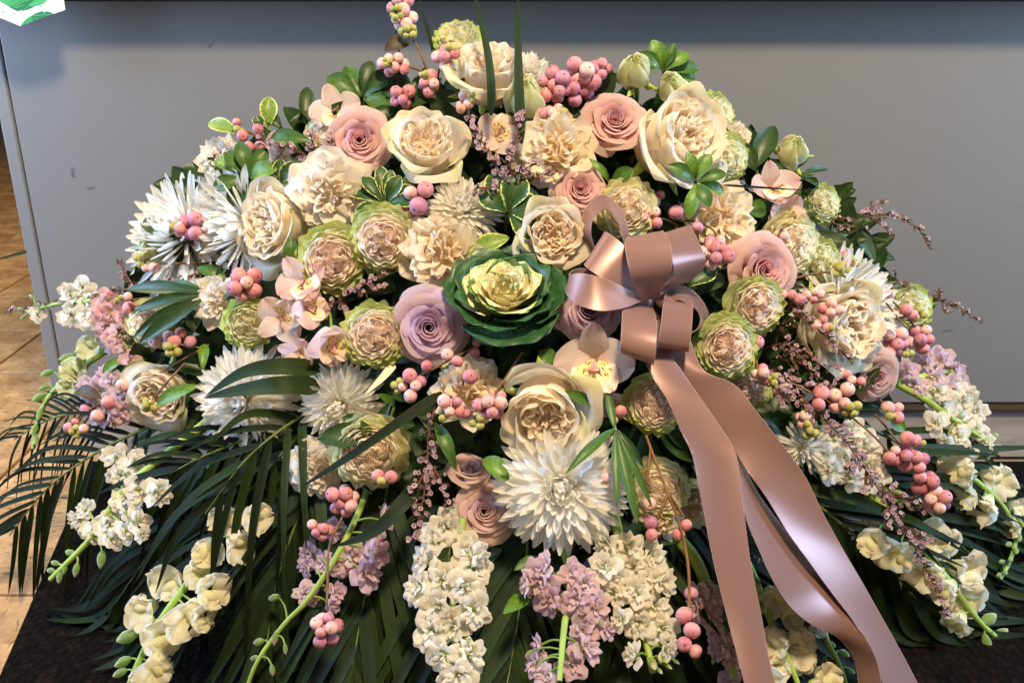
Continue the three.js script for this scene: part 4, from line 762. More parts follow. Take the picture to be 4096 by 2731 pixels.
  band('loop', [[1448, 682, 0.06, 1492, 695, 0.06], [1436, 694, 0.085, 1502, 714, 0.085], [1431, 712, 0.105, 1507, 734, 0.11], [1428, 760, 0.12, 1507, 782, 0.125], [1426, 800, 0.115, 1503, 826, 0.115], [1429, 812, 0.095, 1500, 838, 0.095], [1438, 790, 0.075, 1496, 810, 0.075], [1452, 720, 0.06, 1492, 730, 0.06]], 48, 0);   // down, left
  band('loop', [[1530, 672, 0.05, 1578, 682, 0.05], [1527, 684, 0.075, 1590, 696, 0.075], [1524, 700, 0.095, 1591, 712, 0.095], [1518, 750, 0.108, 1588, 760, 0.108], [1513, 788, 0.10, 1583, 799, 0.10], [1516, 799, 0.08, 1580, 808, 0.08], [1525, 775, 0.06, 1572, 782, 0.06], [1530, 700, 0.05, 1566, 704, 0.05]], 48, 0);   // down, right
  part('knot', sheet(8, 24, (u, t) => { const a = t * Math.PI * 2, q = RIGHTV.clone().multiplyScalar(Math.cos(a) * 0.014).addScaledVector(BACKV, Math.sin(a) * 0.012 - 0.012).addScaledVector(UPV, u * 0.014 * (1 + 0.3 * Math.cos(a))); return [q.x, q.y, q.z]; }), satin, bow);
  const tail = (rows) => band('tail', rows, 80, 0.0025);
  tail([[1500, 735, 0.06, 1560, 730, 0.06], [1480, 815, 0.072, 1535, 800, 0.072], [1500, 866, 0.078, 1572, 860, 0.08], [1533, 918, 0.08, 1606, 910, 0.084], [1568, 997, 0.08, 1658, 985, 0.085], [1589, 1040, 0.08, 1688, 1036, 0.086], [1606, 1119, 0.08, 1700, 1110, 0.086], [1639, 1286, 0.08, 1724, 1290, 0.088], [1672, 1420, 0.078, 1750, 1420, 0.088], [1693, 1501, 0.078, 1764, 1500, 0.088], [1722, 1610, 0.078, 1790, 1610, 0.088]]);
  tail([[1500, 735, 0.05, 1575, 735, 0.05], [1518, 800, 0.055, 1592, 800, 0.06], [1563, 860, 0.055, 1618, 852, 0.065], [1612, 935, 0.05, 1688, 884, 0.07], [1672, 1010, 0.05, 1738, 945, 0.075], [1720, 1085, 0.055, 1792, 1014, 0.075], [1757, 1136, 0.06, 1850, 1095, 0.07], [1812, 1225, 0.065, 1890, 1177, 0.065], [1856, 1286, 0.07, 1931, 1252, 0.06], [1911, 1361, 0.075, 1979, 1334, 0.055], [1965, 1433, 0.08, 2027, 1419, 0.055], [2000, 1500, 0.08, 2071, 1498, 0.055], [2045, 1610, 0.08, 2130, 1610, 0.055]]);
  tail([[1640, 930, 0.03, 1668, 940, 0.03], [1672, 1000, 0.045, 1700, 1030, 0.035], [1690, 1085, 0.06, 1728, 1110, 0.03], [1716, 1195, 0.075, 1766, 1167, 0.03], [1747, 1269, 0.085, 1818, 1235, 0.035], [1781, 1341, 0.095, 1853, 1286, 0.045], [1815, 1392, 0.09, 1892, 1338, 0.06], [1868, 1436, 0.075, 1933, 1390, 0.07], [1925, 1464, 0.06, 1974, 1442, 0.08], [1955, 1500, 0.05, 2003, 1491, 0.085], [1970, 1545, 0.045, 2018, 1532, 0.085], [1975, 1610, 0.045, 2030, 1610, 0.085]]);
}

// ---------------------------------------------------------------- flower spikes
const WB = budOf('#e6e4c8'), PB = budOf('#d8a0a8');
spike('stock_flower', 'full white stock spike hanging at the bottom, left of centre', 'stock', { seed: 1, dz: 0.03, path: [[1075, 1120, -0.05], [1060, 1220, -0.01], [1040, 1380, 0.0], [1045, 1500, 0.02], [1048, 1600, 0.03]], r: 46, floret: stockOf('white'), bud: WB,
  florets: [[993, 1239], [1079, 1266], [1024, 1216], [966, 1283], [1092, 1308], [955, 1348], [1014, 1330], [1070, 1354], [1000, 1400], [1090, 1405], [985, 1448], [1034, 1440], [1012, 1512], [1085, 1500], [1050, 1556], [1110, 1280, 34]],
  buds: [[1003, 1482, 16], [1048, 1468, 15], [1078, 1472, 16], [1030, 1520, 13], [1062, 1520, 12], [1040, 1535, 12]] });
spike('stock_flower', 'white stock spike hanging between pink stock and the ribbon tail', 'stock', { seed: 2, dz: 0.03, path: [[1405, 1150, -0.03], [1425, 1240, 0.02], [1460, 1350, 0.0], [1480, 1450, 0.01], [1500, 1545, 0.02]], r: 42, thick: 13, floret: stockOf('white'), bud: WB,
  florets: [[1383, 1256], [1448, 1254], [1503, 1279], [1387, 1300], [1455, 1298], [1526, 1334], [1412, 1358], [1462, 1361], [1499, 1327], [1509, 1392], [1468, 1433], [1420, 1420, 30], [1523, 1443], [1448, 1504, 34], [1540, 1491, 34], [1410, 1330]],
  buds: [[1500, 1525, 22], [1525, 1515, 13], [1515, 1540, 12], [1552, 1518, 11], [1535, 1530, 11]] });
spike('stock_flower', 'lilac pink stock spike at the bottom centre', 'stock', { seed: 3, dz: 0.03, path: [[1290, 1240, -0.05], [1310, 1340, 0.0], [1296, 1440, 0.03], [1285, 1565, 0.05]], r: 42, thick: 10, floret: stockOf('pink'), bud: PB, green: C('#6c8e36'),
  florets: [[1233, 1336, 50], [1203, 1342, 34], [1260, 1380, 44], [1318, 1314, 34], [1349, 1337, 40], [1325, 1378, 40], [1374, 1395, 42], [1342, 1445, 46], [1356, 1487, 44], [1312, 1528, 40], [1230, 1484, 30], [1223, 1520, 32], [1250, 1552, 32], [1245, 1300, 36], [1400, 1445, 30]],
  buds: [[1380, 1432, 14], [1215, 1500, 12], [1240, 1525, 12]] });
spike('stock_flower', 'loose lilac pink stock with a thick green stem, lower left of centre', 'stock', { seed: 4, dz: 0.01, path: [[840, 1130, -0.03], [822, 1180, 0.0], [765, 1290, 0.02], [700, 1385, 0.02], [655, 1430, 0.01], [590, 1520, 0.01], [560, 1600, 0.0]], r: 36, thick: 8, floret: stockOf('pink'), bud: budOf('#dcb6a8'), green: C('#6f8a38'),
  florets: [[813, 1276, 40], [845, 1317, 46], [874, 1275, 40], [894, 1194, 38], [864, 1240, 36], [705, 1275, 34], [738, 1293, 28], [697, 1303, 28], [700, 1362, 32], [775, 1358, 26], [768, 1395, 26], [780, 1305, 28], [770, 1220, 30]],
  buds: [[629, 1372, 20], [594, 1474, 20], [632, 1464, 18], [584, 1511, 15], [625, 1538, 14], [655, 1490, 13]] });
spike('stock_flower', 'white stock reaching out to the lower left with a tip of green buds', 'stock', { seed: 5, dz: 0.03, path: [[480, 965, 0.0], [389, 1037, 0.02], [280, 1129, 0.03], [245, 1181, 0.03], [205, 1239, 0.03], [153, 1293, 0.03], [115, 1330, 0.03]], r: 34, thick: 11, floret: stockOf('white'), bud: budOf('#c9d29a'), green: C('#93ad4c'),
  florets: [[262, 1050], [307, 1061], [273, 1090], [320, 1126, 40], [365, 1135, 38], [297, 1158, 34], [285, 1140], [190, 1168, 26], [172, 1194, 26], [215, 1215, 32], [252, 1206, 34], [293, 1218, 32], [324, 1192, 34], [259, 1236, 30], [330, 1230, 22]],
  buds: [[160, 1269, 17], [126, 1293, 15], [116, 1310, 15], [174, 1308, 17], [136, 1325, 15], [148, 1308, 12], [232, 1283, 22]] });
spike('stock_flower', 'white stock at the right edge below the pink stock', 'stock', { seed: 6, dz: -0.01, path: [[2060, 880, -0.04], [2130, 920, -0.02], [2200, 970, -0.01], [2260, 1010, -0.01], [2290, 1040, -0.01]], r: 34, floret: stockOf('white'), bud: WB,
  florets: [[2155, 895], [2195, 890], [2165, 935], [2220, 920], [2245, 945, 30], [2150, 970, 32], [2210, 960], [2200, 1000, 30], [2245, 985, 28], [2262, 1015, 26], [2215, 1040, 28], [2170, 1015, 26]], buds: [[2285, 1000, 14], [2292, 1025, 14], [2270, 1045, 12]] });
spike('stock_flower', 'white stock behind the long wax flower branch, right of the ribbon tails', 'stock', { seed: 7, dz: 0.0, path: [[1890, 960, -0.04], [1940, 1040, -0.02], [2010, 1100, -0.01], [2060, 1150, -0.01]], r: 38, floret: stockOf('white'), bud: WB,
  florets: [[1915, 1000], [1960, 990], [1990, 1020], [1935, 1050], [1900, 1080], [1950, 1095], [2000, 1075], [1985, 1110, 32], [1890, 1040, 30], [2020, 1090, 30]], buds: [[2060, 1130, 14], [2075, 1150, 13], [2090, 1165, 12]] });
spike('stock_flower', 'white stock at the far left in front of the counter edge', 'stock', { seed: 8, dz: 0.0, path: [[300, 690, -0.03], [220, 690, 0.0], [145, 695, 0.0], [60, 715, 0.0]], r: 32, thick: 7, floret: stockOf('white'), bud: WB,
  florets: [[165, 680], [192, 662, 28], [208, 690], [160, 725], [195, 730], [180, 705], [215, 735, 28], [85, 722, 20]], buds: [[72, 682, 10], [45, 710, 12], [52, 728, 9], [92, 702, 12]] });
spike('stock_flower', 'rose pink stock on the left beside the white stock', 'stock', { seed: 9, dz: 0.01, path: [[330, 830, -0.03], [290, 790, 0.0], [255, 720, 0.0], [245, 680, 0.0]], r: 34, floret: stockOf('rose'), bud: PB,
  florets: [[248, 695], [262, 725, 38], [240, 752], [275, 765, 36], [255, 785, 30], [290, 795, 30], [235, 720, 28], [285, 735, 28], [300, 830, 26]], buds: [[225, 690, 12]] });
spike('stock_flower', 'lilac pink stock on the left above the small berry tip', 'stock', { seed: 10, dz: 0.01, path: [[330, 830, -0.02], [290, 870, 0.0], [240, 900, 0.0], [220, 960, 0.0]], r: 30, floret: stockOf('pink'), bud: PB,
  florets: [[200, 885], [240, 862, 28], [252, 880], [265, 915], [215, 905, 28], [280, 945], [265, 960, 28], [235, 960, 26], [285, 915, 26]], buds: [[258, 972, 12], [190, 900, 10]] });
spike('stock_flower', 'lilac pink stock low on the right, half hidden behind the first ribbon tail', 'stock', { seed: 11, dz: -0.01, path: [[1540, 1220, -0.05], [1600, 1290, -0.02], [1640, 1400, -0.02], [1690, 1560, -0.01]], r: 34, thick: 16, floret: stockOf('pink'), bud: PB, green: C('#7d8c3a'),
  florets: [[1600, 1365], [1625, 1390], [1590, 1395], [1635, 1420, 32], [1612, 1415], [1640, 1455, 26], [1645, 1490, 32], [1660, 1475, 28], [1625, 1350, 28], [1685, 1520, 28], [1670, 1560, 30]], buds: [[1640, 1515, 12]] });
spike('stock_flower', 'pink stock at the right edge beside the faded rose bud', 'stock', { seed: 12, dz: -0.015, path: [[2020, 880, -0.05], [2090, 870, -0.03], [2160, 855, -0.02], [2210, 850, -0.02]], r: 30, floret: stockOf('pink'), bud: PB,
  florets: [[2085, 850], [2105, 880, 28], [2125, 835], [2160, 825], [2150, 870], [2185, 850], [2180, 880, 26], [2205, 885, 24]], buds: [[2215, 870, 12]] });
spike('stock_flower', 'small blush flowers in shade between the ribbon tails', 'stock', { seed: 13, dz: -0.05, path: [[1700, 1180, -0.08], [1725, 1230, -0.06], [1745, 1300, -0.06]], r: 26, floret: stockOf('blush'), bud: PB, florets: [[1730, 1265], [1748, 1290, 24], [1735, 1240, 22]], buds: [] });
spike('stock_flower', 'green budded stock tip at the bottom between ribbon and snapdragon', 'stock', { seed: 14, dz: 0.0, path: [[1890, 1420, -0.03], [1900, 1470, 0.0], [1930, 1530, 0.0], [1950, 1590, 0.0]], r: 20, thick: 8, floret: stockOf('white'), bud: budOf('#c9d29a'), florets: [[1880, 1440, 22]], buds: [[1895, 1520, 14], [1940, 1500, 18], [1912, 1480, 14], [1955, 1540, 14], [1935, 1555, 13]] });
spike('stock_flower', 'lilac flower head lying low behind the snapdragon on the right', 'stock', { seed: 15, dz: -0.12, path: [[2060, 1340, -0.16], [2090, 1370, -0.14], [2110, 1400, -0.14]], r: 34, floret: stockOf('pink'), bud: PB, florets: [[2085, 1370], [2110, 1385], [2095, 1405, 30]], buds: [] });

spike('snapdragon', 'long cream snapdragon spike pointing to the bottom left', 'snapdragon', { seed: 31, dz: 0.035, path: [[575, 1130, -0.03], [500, 1240, 0.0], [430, 1340, 0.02], [365, 1430, 0.03], [318, 1520, 0.03], [285, 1600, 0.03]], thick: 12, r: 50, floret: snapOf, bud: budOf('#dcdc9a'), green: C('#7ba047'),
  florets: [[520, 1195, 46, -0.3, -0.2], [592, 1188, 50, 0.3, -0.15], [553, 1255, 44, 0.3, -0.5], [475, 1270, 50, -0.15, -0.1], [380, 1340, 56, -0.4, -0.15], [490, 1360, 58, 0.35, -0.3], [318, 1405, 46, -0.6, -0.1], [432, 1425, 58, 0.15, -0.4], [372, 1468, 60, 0.0, -0.45], [470, 1420, 44, 0.5, -0.4], [355, 1548, 50, 0.05, -0.4], [455, 1315, 46, 0.1, -0.4]],
  buds: [[292, 1462, 34], [282, 1520, 26], [275, 1545, 22], [325, 1565, 20]] });
spike('snapdragon', 'long cream snapdragon spike pointing to the lower right', 'snapdragon', { seed: 32, dz: 0.0, path: [[1930, 1080, -0.05], [2050, 1180, -0.02], [2130, 1270, -0.01], [2200, 1360, 0.0], [2262, 1440, 0.0], [2380, 1520, 0.0]], thick: 10, r: 44, floret: snapOf, bud: budOf('#cfd88a'), green: C('#7ba047'),
  florets: [[2005, 1248, 50, -0.2, -0.3], [2060, 1280, 50, -0.25, -0.45], [2145, 1230, 56, 0.5, -0.1], [2170, 1255, 46, 0.6, -0.25], [2125, 1322, 56, -0.1, -0.5], [2235, 1318, 54, 0.75, -0.05], [2222, 1385, 54, 0.5, -0.45], [2165, 1362, 44, -0.3, -0.5], [2200, 1440, 36, -0.1, -0.75]],
  buds: [[2272, 1422, 30], [2268, 1480, 28], [2300, 1457, 28], [2305, 1500, 24], [2335, 1490, 22], [2330, 1520, 20], [2345, 1540, 18]] });
spike('snapdragon', 'cream snapdragon spike rising from the bottom edge between the ribbon tails', 'snapdragon', { seed: 33, dz: 0.02, path: [[1700, 1260, -0.05], [1735, 1330, -0.01], [1770, 1425, 0.01], [1805, 1500, 0.02], [1845, 1600, 0.02]], thick: 10, r: 46, floret: snapOf, bud: budOf('#dcdc9a'), green: C('#86a83f'),
  florets: [[1788, 1378, 46, 0.4, -0.3], [1822, 1412, 44, 0.6, -0.1], [1772, 1480, 52, -0.3, -0.4], [1842, 1485, 50, 0.5, -0.2], [1842, 1520, 44, 0.3, -0.5], [1785, 1535, 46, -0.1, -0.5], [1905, 1556, 46, 0.5, -0.1], [1880, 1590, 40, 0.3, -0.3], [1765, 1560, 44, -0.4, -0.4]], buds: [[1740, 1340, 18], [1750, 1395, 16]] });
spike('snapdragon', 'cream snapdragon at the right edge with small green buds at its tip', 'snapdragon', { seed: 34, dz: -0.02, path: [[2120, 1020, -0.06], [2200, 1075, -0.03], [2262, 1120, -0.03], [2310, 1170, -0.03], [2335, 1230, -0.03], [2320, 1290, -0.03], [2298, 1330, -0.03]], thick: 8, r: 40, floret: snapOf, bud: budOf('#9dbb66'), green: C('#5f8a44'),
  florets: [[2200, 1085, 44, -0.2, -0.2], [2212, 1135, 40, -0.1, -0.5], [2300, 1105, 46, 0.7, -0.1], [2258, 1175, 46, -0.1, -0.6], [2322, 1215, 32, 0.0, -0.6], [2345, 1165, 28, 0.7, 0.0]],
  buds: [[2345, 1200, 14], [2342, 1235, 15], [2318, 1250, 14], [2335, 1265, 14], [2322, 1285, 13], [2302, 1290, 13], [2310, 1315, 12], [2295, 1320, 11]] });
spike('snapdragon', 'pale green snapdragon fading out at the far left edge over the tiles', 'snapdragon', { seed: 35, dz: -0.02, path: [[300, 770, -0.05], [220, 820, -0.03], [140, 880, -0.03], [95, 940, -0.03], [75, 1030, -0.03]], thick: 9, r: 38, floret: snapGreen, bud: budOf('#b6cc7c'), green: C('#6c9448'),
  florets: [[203, 795, 40, -0.3, 0.1], [165, 850, 44, -0.3, 0.0], [150, 890, 32, -0.4, -0.2], [185, 835, 30, 0.0, -0.3]], buds: [[152, 820, 20], [108, 856, 18], [88, 912, 18], [90, 950, 16], [78, 985, 16], [82, 1010, 14], [100, 890, 14]] });

// ---------------------------------------------------------------- snowberries
berrySprig('tall snowberry sprig at the top with a brown curled leaf', 1, [[[995, 215, -0.03], [980, 160, -0.02], [962, 115, -0.01], [945, 80, 0.0], [925, 20, 0.0], [920, -30, 0.0]], [[985, 170, -0.02], [945, 155, -0.01], [915, 145, 0.0]], [[990, 215, -0.02], [985, 190, 0.0]]],
  [[918, 8, 4, 17, PINK, 0.01], [922, 38, 6, 17, PALE, 0.01, 1.5, 1.2], [910, 28, 7, 9, TINY, 0.025, 2, 2], [938, 75, 7, 9, TINY, 0.02, 2, 2.2], [905, 145, 8, 15, PALE, 0.0, 2.2, 1.2], [888, 142, 4, 8, TINY, 0.02], [985, 195, 6, 16, MIXED, 0.0, 1.2, 1.8], [972, 172, 4, 9, TINY, 0.015]], { leaves: [[938, 98, 882, 118, 20, 'brown', -0.01, 0.01, 0.25, 'oval']] });
berrySprig('small pale snowberry cluster touching the top cream rose on its left', 2, [[[1005, 180, -0.03], [1010, 155, -0.01], [1018, 130, 0.0]]], [[1018, 132, 6, 15, PALE, 0.01, 1.4, 1.3], [1035, 112, 3, 8, TINY, 0.02]]);
berrySprig('snowberry pair of clusters low beside the tall sprig, behind the cream garden rose', 3, [[[950, 260, -0.04], [930, 240, -0.02], [920, 225, -0.01]]], [[922, 225, 6, 16, MAUVE, 0.0, 1.8, 1.2]]);
berrySprig('heavy bunch of mauve pink snowberries in the upper middle right of the top rose', 4, [[[1320, 270, -0.04], [1310, 230, -0.02], [1300, 190, 0.0]], [[1310, 230, -0.02], [1345, 180, 0.0], [1390, 150, 0.0]]], [[1278, 200, 11, 18, MAUVE, 0.01, 1.6, 1.9], [1330, 205, 8, 18, MAUVE, 0.0, 1.4, 1.4], [1345, 165, 6, 20, PINK, 0.015, 1.8, 1.2], [1385, 155, 5, 15, PINK, 0.01, 1.2, 1.6]]);
berrySprig('small snowberry cluster under the heavy mauve bunch', 5, [[[1300, 300, -0.03], [1285, 285, -0.01], [1275, 268, 0.0]]], [[1275, 268, 8, 15, PALE, 0.005, 1.8, 1.4], [1290, 262, 3, 9, TINY, 0.02]]);
berrySprig('snowberries among pale variegated leaves at the upper left', 6, [[[640, 350, -0.03], [600, 320, 0.0], [565, 300, 0.01]]], [[543, 281, 1, 13, PALE, 0.02], [545, 302, 4, 8, TINY, 0.02], [556, 312, 1, 15, PALE, 0.02], [592, 297, 1, 18, MAUVE, 0.025], [586, 332, 2, 17, PINK, 0.02]]);
berrySprig('three large pink snowberries between variegated leaves and the white chrysanthemum', 7, [[[960, 500, 0.0], [962, 470, 0.02], [960, 450, 0.03]]], [[943, 443, 1, 19, PINK, 0.045], [977, 435, 1, 19, PINK, 0.045], [961, 474, 1, 22, PINK, 0.05]]);
berrySprig('shaded dark pink snowberries under the three large ones', 8, [[[985, 520, 0.0], [950, 510, 0.0], [915, 505, 0.0]]], [[922, 488, 2, 14, PINK, 0.02], [950, 515, 6, 17, PINK, 0.015, 2, 1.2], [892, 478, 1, 9, TINY, 0.02]]);
berrySprig('snowberry cluster on a twig at the left in front of spiky white petals', 9, [[[545, 522, 0.0], [490, 520, 0.02], [440, 525, 0.03]]], [[432, 520, 7, 19, PINK, 0.03, 1.9, 1.1], [400, 525, 5, 9, TINY, 0.03, 1.2, 2]], { leaves: [[420, 545, 445, 565, 14, 'brown', 0.0, 0.02, 0.2, 'oval']] });
berrySprig('thin twig with a few snowberries at the left under the green rose bud', 10, [[[540, 600, -0.01], [450, 604, 0.0], [350, 606, 0.01]]], [[353, 615, 1, 15, PINK, 0.02], [332, 598, 4, 11, TINY, 0.02], [335, 616, 1, 11, PALE, 0.02]]);
berrySprig('cluster of seven snowberries over the small left carnation', 11, [[[600, 700, 0.0], [580, 680, 0.02], [565, 660, 0.04]]], [[562, 654, 8, 19, PINK, 0.05, 1.6, 1.6]], { leaves: [[540, 690, 512, 680, 12, 'dark', 0.03, 0.03, 0.2, 'oval']] });
berrySprig('snowberry cluster with green tips at the left below the dark pointed leaves', 12, [[[470, 800, -0.01], [430, 795, 0.01], [395, 785, 0.02]]], [[375, 778, 3, 18, PINK, 0.025], [402, 770, 3, 18, PINK, 0.025], [436, 785, 1, 18, MAUVE, 0.02], [392, 800, 5, 10, TINY, 0.04, 1.4, 1.8]]);
berrySprig('two snowberries on a twig beside the rose pink stock', 13, [[[380, 680, -0.01], [330, 685, 0.0], [290, 690, 0.01]]], [[293, 680, 1, 14, PINK, 0.02], [296, 707, 1, 15, PINK, 0.02], [270, 688, 3, 8, TINY, 0.02]]);
berrySprig('long snowberry twig with two brown leaves reaching down at the far left', 14, [[[480, 790, -0.01], [420, 825, 0.01], [340, 870, 0.02], [250, 915, 0.02], [200, 945, 0.02], [170, 975, 0.02]]], [[280, 884, 1, 18, PINK, 0.035], [247, 925, 1, 20, PINK, 0.035], [223, 955, 1, 19, PINK, 0.035], [195, 940, 1, 17, MAUVE, 0.02], [172, 968, 1, 12, MAUVE, 0.03], [157, 982, 1, 13, PALE, 0.03], [192, 984, 1, 15, PALE, 0.03], [176, 992, 5, 8, TINY, 0.03]], { leaves: [[232, 915, 172, 905, 15, 'brown', 0.02, 0.02, 0.2, 'oval'], [233, 914, 178, 900, 14, 'brown', 0.015, 0.01, 0.2, 'oval']] });
berrySprig('bare twig ending in tiny green buds over the wide left cream rose', 15, [[[425, 833, 0.02], [390, 870, 0.03], [355, 910, 0.03]]], [[345, 930, 6, 9, TINY, 0.035, 1.8, 1.6]]);
berrySprig('pink snowberries behind the top ribbon loop to its right', 16, [[[1560, 520, -0.01], [1530, 505, 0.0], [1500, 500, 0.01]]], [[1497, 502, 5, 17, PINK, 0.015, 1.6, 1.2], [1514, 456, 2, 15, PINK, 0.0], [1553, 488, 1, 19, PINK, 0.03]]);
berrySprig('dark twig with a string of pink snowberries right of the bow loops', 17, [[[1560, 506, 0.02], [1600, 510, 0.04], [1640, 530, 0.05], [1655, 580, 0.05]]], [[1602, 523, 1, 19, MAUVE, 0.055], [1643, 545, 2, 17, PINK, 0.05], [1622, 573, 2, 16, PINK, 0.05], [1650, 588, 6, 17, PINK, 0.05, 1.3, 1.5]], { twig: C('#3a261a') });
berrySprig('snowberry chain from the lavender rose down to the left with pale berries', 18, [[[1085, 800, 0.03], [1035, 825, 0.05], [990, 850, 0.05], [940, 875, 0.05]]], [[1050, 830, 1, 18, PINK, 0.06], [1027, 814, 1, 15, PALE, 0.055], [980, 840, 1, 16, PINK, 0.06], [939, 862, 2, 17, PINK, 0.06], [966, 876, 1, 14, MAUVE, 0.06], [950, 897, 2, 16, PALE, 0.06], [925, 888, 1, 13, PALE, 0.06], [912, 885, 4, 9, TINY, 0.05], [1085, 800, 2, 14, MAUVE, 0.02]]);
berrySprig('drooping snowberry twig left of the lower peach rose, fuller clusters', 19, [[[1072, 835, 0.04], [1060, 890, 0.06], [1042, 925, 0.06]]], [[1080, 865, 1, 20, MAUVE, 0.065], [1040, 930, 5, 17, PINK, 0.065, 1.5, 1.4], [1020, 952, 4, 9, TINY, 0.06], [1060, 945, 2, 15, PINK, 0.06]]);
berrySprig('second drooping snowberry twig in front of the lower peach rose', 20, [[[1200, 810, 0.02], [1160, 870, 0.06], [1130, 915, 0.065]]], [[1122, 935, 7, 18, PINK, 0.07, 2.0, 1.3], [1095, 965, 4, 10, TINY, 0.06], [1150, 910, 1, 19, PINK, 0.055]]);
berrySprig('shaded snowberries between the lily and the lower peach rose', 21, [[[1340, 890, 0.0], [1300, 880, 0.01], [1270, 872, 0.01]]], [[1270, 868, 3, 16, PINK, 0.015], [1310, 880, 2, 15, MAUVE, 0.01]]);
berrySprig('hanging brown snowberry twig lower left with a round pink cluster at its tip', 22, [[[830, 1080, -0.02], [815, 1130, 0.02], [770, 1220, 0.04], [755, 1260, 0.04], [752, 1340, 0.04], [750, 1400, 0.04]]], [[785, 1150, 10, 17, PINK, 0.04, 1.8, 1.6], [735, 1218, 7, 13, PINK, 0.03, 2.2, 1.1], [748, 1445, 9, 17, PINK, 0.05, 1.5, 2.2]]);
berrySprig('snowberries hanging from the pale yellow frilled rose', 23, [[[910, 1060, 0.0], [895, 1085, 0.02], [880, 1095, 0.03]]], [[868, 1093, 1, 16, PINK, 0.05], [898, 1095, 1, 16, PINK, 0.05], [876, 1105, 1, 11, TINY, 0.055]]);
berrySprig('long brown forked snowberry branch right of the biggest chrysanthemum', 24, [[[1470, 960, 0.0], [1495, 1030, 0.04], [1535, 1135, 0.05], [1560, 1200, 0.05], [1580, 1290, 0.05], [1584, 1370, 0.05], [1578, 1450, 0.05]], [[1535, 1135, 0.05], [1510, 1190, 0.045]], [[1540, 1140, 0.05], [1570, 1185, 0.04]], [[1495, 1030, 0.04], [1485, 1110, 0.04]]],
  [[1492, 1157, 1, 17, PINK, 0.04], [1495, 1200, 1, 18, PINK, 0.05], [1497, 1228, 1, 17, PINK, 0.05], [1568, 1210, 2, 16, PINK, 0.045], [1588, 1363, 1, 23, PINK, 0.045], [1572, 1413, 1, 21, PINK, 0.05], [1590, 1448, 1, 21, PINK, 0.055], [1582, 1485, 2, 18, MAUVE, 0.05]], { thick: 3.4, twig: C('#6b4426') });
berrySprig('two snowberries on a leafy tip at the right edge of the biggest chrysanthemum', 25, [[[1400, 1060, 0.03], [1415, 1075, 0.05]]], [[1430, 1078, 1, 18, MAUVE, 0.05], [1392, 1097, 1, 17, PINK, 0.05]]);
berrySprig('snowberry hanging below the small shaded lily', 26, [[[1420, 930, 0.01], [1418, 960, 0.03]]], [[1426, 945, 1, 15, PINK, 0.04], [1412, 965, 1, 9, TINY, 0.04]]);
berrySprig('mixed green and pale snowberries just right of the ribbon tails at their top', 27, [[[1735, 810, 0.0], [1745, 850, 0.03], [1765, 870, 0.04]]], [[1748, 858, 4, 15, PALE, 0.04, 1.3, 1.4], [1772, 872, 4, 11, TINY, 0.045], [1740, 785, 1, 18, MAUVE, 0.03]]);
berrySprig('twig of pale and pink snowberries below the swirling pink rose on the right', 28, [[[1800, 698, 0.03], [1860, 695, 0.045], [1920, 688, 0.05], [1985, 680, 0.05]]], [[1812, 682, 2, 13, PALE, 0.05], [1838, 688, 1, 17, PINK, 0.055], [1865, 680, 4, 12, PALE, 0.055]]);
berrySprig('cream snowberries lying on the right cream rose', 29, [[[1985, 680, 0.05], [1940, 700, 0.06], [1900, 730, 0.06]]], [[1912, 708, 5, 13, PALE, 0.065, 2.2, 1.1], [1885, 742, 3, 14, PALE, 0.06], [1902, 752, 3, 9, TINY, 0.065]]);
berrySprig('long arching snowberry branch at the right edge, four clusters along it', 30, [[[1820, 640, 0.0], [1900, 625, 0.02], [1985, 655, 0.02], [2060, 700, 0.01], [2110, 760, 0.01], [2135, 790, 0.01]], [[1985, 655, 0.02], [2030, 690, 0.03], [2070, 740, 0.02]]], [[1932, 618, 6, 10, TINY, 0.03, 1.8, 1.4], [2025, 667, 2, 15, PINK, 0.02], [2080, 720, 3, 16, PINK, 0.015, 1.6, 1.2], [2108, 722, 5, 10, TINY, 0.02], [2120, 775, 7, 16, PINK, 0.01, 1.9, 1.6], [2055, 790, 7, 16, PINK, 0.01, 2.0, 1.6], [2085, 810, 3, 9, TINY, 0.015]]);
berrySprig('large pale pink snowberries in the thick of the right side beneath the cream rose', 31, [[[1760, 850, 0.0], [1820, 880, 0.02], [1900, 920, 0.03], [1990, 985, 0.03], [2080, 1080, 0.02]]], [[1885, 922, 2, 20, PINK, 0.04], [1932, 912, 4, 17, PALE, 0.04, 1.2, 2.0], [1955, 940, 6, 11, TINY, 0.045], [1965, 880, 2, 14, PINK, 0.03], [1945, 860, 1, 16, MAUVE, 0.02], [1850, 960, 5, 14, PALE, 0.02, 1.5, 1.5], [1862, 985, 5, 11, TINY, 0.03], [1800, 900, 3, 14, PALE, 0.0]]);
berrySprig('four snowberries on the right above the heavy chain of berries', 32, [[[2000, 900, -0.02], [2030, 925, 0.0], [2055, 945, 0.01]]], [[2040, 936, 1, 17, PINK, 0.02], [2065, 935, 1, 16, PALE, 0.02], [2062, 958, 1, 15, PINK, 0.02], [2048, 950, 2, 9, TINY, 0.025]]);
berrySprig('heavy hanging chain of rosy snowberries on the right', 33, [[[2010, 950, 0.0], [2060, 1010, 0.01], [2105, 1070, 0.01], [2150, 1140, 0.01]]], [[2087, 1010, 3, 18, PINK, 0.03], [2055, 1042, 4, 16, PINK, 0.025], [2105, 1060, 5, 18, PINK, 0.03, 1.5, 1.4], [2130, 1105, 5, 20, PINK, 0.03, 1.4, 1.4], [2150, 1150, 6, 19, PINK, 0.03, 1.3, 1.6], [2105, 1020, 3, 10, TINY, 0.03]]);
berrySprig('single pale snowberry on a bent twig over the big green-white frilled rose', 34, [[[1765, 560, 0.01], [1785, 545, 0.03], [1798, 525, 0.04]]], [[1802, 542, 1, 13, PALE, 0.04]]);
